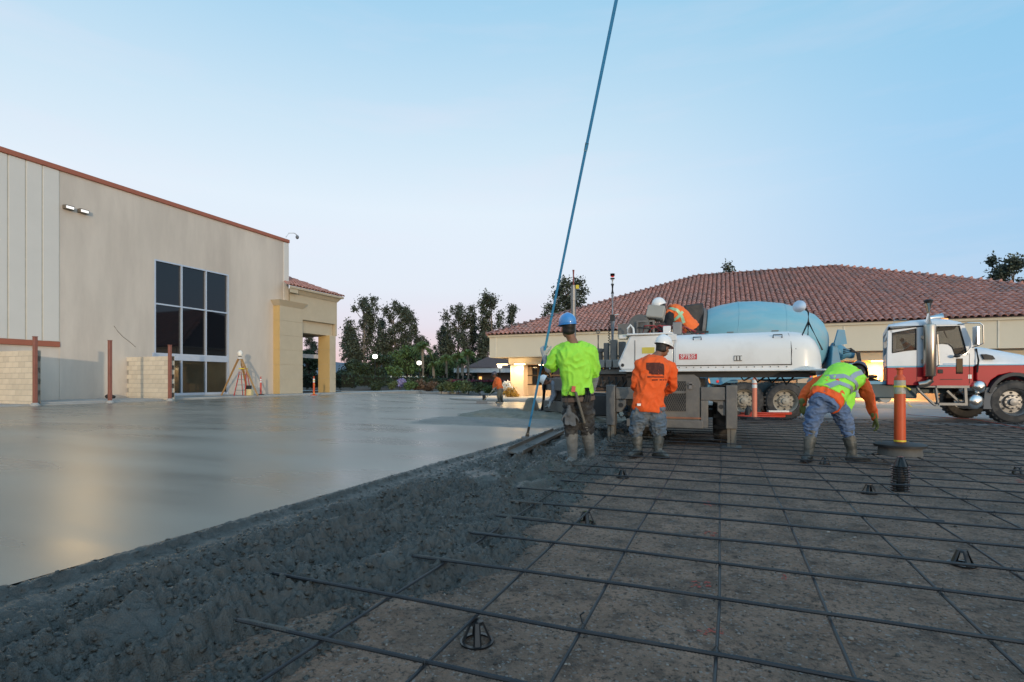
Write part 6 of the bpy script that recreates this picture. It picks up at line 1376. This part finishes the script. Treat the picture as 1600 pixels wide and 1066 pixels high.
for a, b in ((.15, 1.30), (1.30, 2.45), (2.45, 3.75)): MB().tube([pb + pd * a, pb + pd * b], .0150 if a < 1 else .0140, 12).build('pole_section', M('pole_blue', (.07, .36, .78), .35, 0, .1, 9), fl_, W=True)
for a in (1.30, 2.45): MB().cyl(pb + pd * (a - .02), pb + pd * (a + .02), .017, n=12).build('pole_joint', m_bluedk, fl_, W=True)

# worker in the orange sweatshirt
X0, Y0 = 1.90, 7.25; p = PJ(X0, Y0)
J = dict(pel=p(1013, 634), nek=p(1025, 558, .10), hed=p(1036, 544, .14), face=(.86, .50, -.25), hup=(.22, .10, 1), rp=(1, .05, 0), rc=(1, -.15, -.06), bend=(-.03, -.05, 0),
         shL=p(1001, 571, .05), elL=p(992, 602, .08), wrL=p(1003, 618, .28), shR=p(1047, 574, .10), elR=p(1052, 603, .16), wrR=p(1040, 616, .34), hpL=p(1003, 642), hpR=p(1024, 642), knL=p(994, 672, .06), knR=p(1029, 674, .02), anL=p(997, 700, .02), anR=p(1028, 707, -.05), toL=p(988, 706, -.06), toR=p(1037, 714, -.14))
for k in 'LR': J['to' + k].z = .012; J['an' + k].z = .10
tB, shB, JB = person('worker in orange sweatshirt and white hard hat, back turned, by the engine grille', X0, Y0, J, m_orf, m_jean, m_hatw, 'long', m_boot, .24, None, hem=-.12, bag=1.28, wide=1.14)
blob = lambda a, b: (b > .12 + .25 * (a < .15) - .1 * a) and (b < .95 - .25 * (a > .75) * (a - .5)) and a > .04 + .1 * (b < .4) and a < .97
m_print = M('print_dark', (.09, .022, .014), .85, 0, .5, 30)
b0, b1 = p(1006, 588), p(1036, 567); patch(tB, shB, blob, b0.x, b1.x, b0.z + .01, b1.z + .01, m_print, 'back_print', 18)
for k, (a, b, y_) in enumerate(((1008, 1034, 589), (1013, 1040, 593.5))):
    r5 = random.Random(k); pat = [r5.random() > .25 for _ in range(20)]; c0, c1 = p(a, y_ + 1.2), p(b, y_ - .6); patch(tB, shB, lambda u_, v_, pat=pat: pat[int(u_ * 19.9)], c0.x, c1.x, c0.z, c1.z, m_print, 'back_lettering', 21)
a = p(999, 632.5, -.13); MB().box(a, (.06, .012, .032)).build('shirt_label', m_refl, tB)

# bending worker in the lime vest
X0, Y0 = 3.95, 6.85; p = PJ(X0, Y0)
J = dict(pel=p(1292, 622), nek=p(1330, 584, .42), hed=p(1341, 583, .54), face=(.55, .45, -.7), hup=(.55, .55, .62), rp=(1, .1, -.02), rc=(.86, -.35, -.25), bend=(-.01, .02, .10),
         shL=p(1277, 598, .46), elL=p(1255, 617, .40), wrL=p(1254, 632, .34), hdL=(.2, 0, -1), shR=p(1347, 598, .30), elR=p(1360, 630, .22), wrR=p(1367, 653, .16), hdR=(.25, -.1, -1), pnR=(-.9, .3, 0),
         hpL=p(1279, 632), hpR=p(1308, 633, .04), knL=p(1268, 668, .05), knR=p(1323, 666, .06), anL=p(1263, 714, .0), anR=p(1332, 715, .02), toL=p(1256, 722, -.1), toR=p(1352, 722, -.03), vt0=.02)
for k in 'LR': J['to' + k].z = .012; J['an' + k].z = .10
tC, shC, JC = person('bent over worker in lime vest, orange sleeves and rubber boots', X0, Y0, J, m_orf, m_jean2, m_hatd, 'long', m_boot, .30, m_glove2, vest=m_limev, curl=.45, hem=-.10, bag=1.12)
vC = [q for q in kids(tC) if q.name.startswith('vest')][0]
def Z(px, py, dy=.25): a = p(px, py, dy); return (a.x, a.z)
for pts in ([(1268, 604), (1290, 598), (1312, 606), (1328, 622), (1330, 640)], [(1282, 590), (1305, 588), (1322, 597), (1332, 612)], [(1316, 591), (1328, 585), (1342, 582)]):
    drape(tC, vC, [Z(*q) for q in pts], .055, m_band, 'reflective_strap')
mb = MB(); f = [p(1313, 618, .10), p(1338, 612, .12), p(1336, 632, .10), p(1326, 652, .06), p(1318, 654, .04), p(1312, 642, .02), p(1306, 628, .0)]
mb.loft([f, [q + Vector((.0, .05, 0)) for q in f]]); remesh(mb, 'vest_flap', m_limev, tC, .010, 3, .010, 9)
MB().tube([p(1306, 627, -.01), p(1312, 642, .01), p(1318, 655, .03), p(1327, 653, .05)], .008, 6).build('vest_piping', m_orv, tC)

# operator leaning over the controls
Y0 = 9.75; X0 = (1060 - 800) / F * Y0; p = PJ(X0, Y0, 1.19)
J = dict(pel=p(1078, 512), nek=p(1043, 486, -.05), hed=p(1031, 481, -.08), face=(-.85, -.15, -.45), hup=(-.35, 0, 1), rp=(.15, 1, 0), rc=(.30, 1, -.1), bend=(.02, 0, .10),
         shL=p(1046, 493, -.20), elL=p(1043, 512, -.27), wrL=p(1030, 520, -.24), shR=p(1045, 489, .16), elR=p(1038, 506, .24), wrR=p(1028, 517, .18),
         hpL=p(1078, 519, -.10), hpR=p(1078, 519, .10), knL=p(1072, 552, -.10), knR=p(1080, 552, .10), anL=p(1080, 578, -.1), anR=p(1086, 578, .1), toL=p(1070, 586, -.1), toR=p(1076, 586, .1), vt0=-.05)
for k in 'LR': J['to' + k].z = .012; J['an' + k].z = .10; J['kn' + k].z = .46
tD, shD, JD = person('operator in black top and orange vest leaning over the machine controls', X0, Y0, J, m_blk, m_dark, m_hatw, 'long', m_boot, .1, None, vest=m_orv, z0=1.19, hem=-.05)
vD = [q for q in kids(tD) if q.name.startswith('vest')][0]
m_gband = M('green_band', (.35, .62, .40), .4, .1, .05)
def Zd(px, py): a = p(px, py, -.15); return (a.x, a.z)
for pts in ([(1046, 482), (1055, 486), (1063, 496), (1068, 505)], [(1050, 503), (1058, 495), (1064, 488)]): drape(tD, vD, [Zd(*q) for q in pts], .05, m_gband, 'reflective_strap')

# grey worker bent beside the screed head, and an orange one half hidden behind the machine
Y0 = 14.6; X0 = (873 - 800) / F * Y0; p = PJ(X0, Y0)
J = dict(pel=p(884, 610), nek=p(864, 597, -.05), hed=p(853, 595, -.05), face=(-.5, -.1, -.85), hup=(-.8, 0, .45), rp=(.2, 1, 0), rc=(.2, 1, 0), bend=(.02, 0, .08), shL=p(866, 600, -.2), elL=p(866, 618, -.22), wrL=p(860, 630, -.2), shR=p(866, 600, .2), elR=p(864, 618, .22), wrR=p(858, 630, .2),
         hpL=p(884, 615, -.1), hpR=p(884, 615, .1), knL=p(880, 636, -.1), knR=p(884, 636, .1), anL=p(884, 650, -.1), anR=p(890, 650, .1), toL=p(876, 652, -.1), toR=p(882, 652, .1))
for k in 'LR': J['to' + k].z = .15; J['an' + k].z = .24
person('grey shirted worker in white hard hat bending at the screed head', X0, Y0, J, m_greyf, m_jean, m_hatw, 'long', m_boot, .2, m_glove, vox=.014, detail=False)
Y0 = 11.6; X0 = (974 - 800) / F * Y0; p = PJ(X0, Y0)
J = dict(pel=p(986, 614), nek=p(968, 580, -.1), hed=p(962, 573, -.2), face=(-.6, -.6, -.5), hup=(-.4, -.3, .8), rp=(.5, .8, 0), rc=(.5, .8, 0), bend=(.03, 0, .04), shL=p(968, 584, -.22), elL=p(970, 604, -.25), wrL=p(966, 618, -.25), shR=p(976, 582, .14), elR=p(980, 604, .2), wrR=p(972, 618, .12),
         hpL=p(982, 618, -.1), hpR=p(990, 618, .1), knL=p(978, 640, -.1), knR=p(988, 640, .1), anL=p(984, 660, -.1), anR=p(992, 660, .1), toL=p(976, 666, -.1), toR=p(984, 666, .1))
for k in 'LR': J['to' + k].z = .10; J['an' + k].z = .19
person('worker in orange half hidden behind the grey outrigger beam', X0, Y0, J, m_orf, m_jean, m_hatw, 'long', m_boot, .2, m_glove, vox=.014, detail=False)
# raking worker by the office
Y0 = 24.6; X0 = (779 - 800) / F * Y0; p = PJ(X0, Y0)
J = dict(pel=p(781, 606), nek=p(776, 591), hed=p(773, 586.5, -.02), face=(-.85, -.2, -.4), hup=(-.3, 0, 1), rp=(.35, .9, 0), rc=(.4, .9, 0), shL=p(777, 593, -.18), elL=p(775, 600, -.2), wrL=p(773, 606, -.1), shR=p(776, 593, .18), elR=p(772, 600, .15), wrR=p(771, 607, .0),
         hpL=p(781, 609, -.1), hpR=p(781, 609, .1), knL=p(779, 620, -.1), knR=p(783, 620, .1), anL=p(780, 628, -.1), anR=p(784, 628, .12), toL=p(776, 630, -.1), toR=p(780, 630, .1), bend=(.0, 0, .03))
for k in 'LR': J['to' + k].z = .02; J['an' + k].z = .11
tG, _, _ = person('small distant worker in orange raking concrete before the office column', X0, Y0, J, m_orv, m_khaki, m_hatd, 'long', m_boot, .2, m_glove, vox=.016, detail=False)
a, b = at_y(780, 600, 24.5), at_y(753, 629, 24.0); rk = empty('concrete_rake', (b.x, b.y, .05), 0, 'pale handled concrete rake held by the distant worker', 'rake')
b.z = .07; MB().tube([a, b], .018, 7).build('handle', M('rake_wood', (.55, .42, .25), .7), rk, W=True); MB().box(b, (.5, .05, .12), rot=.5).build('rake_head', m_alu, rk, W=True)
a = at_y(756.5, 621, 24.8); o = MB().box((0, 0, 0), (.14, .14, .26)).build('black_bottle', m_black, loc=(a.x, a.y, .26), bevel=.03); tag(o, 'black container on the kerb in front of the distant worker', 'container')

bpy.data.scenes.remove(TMP)
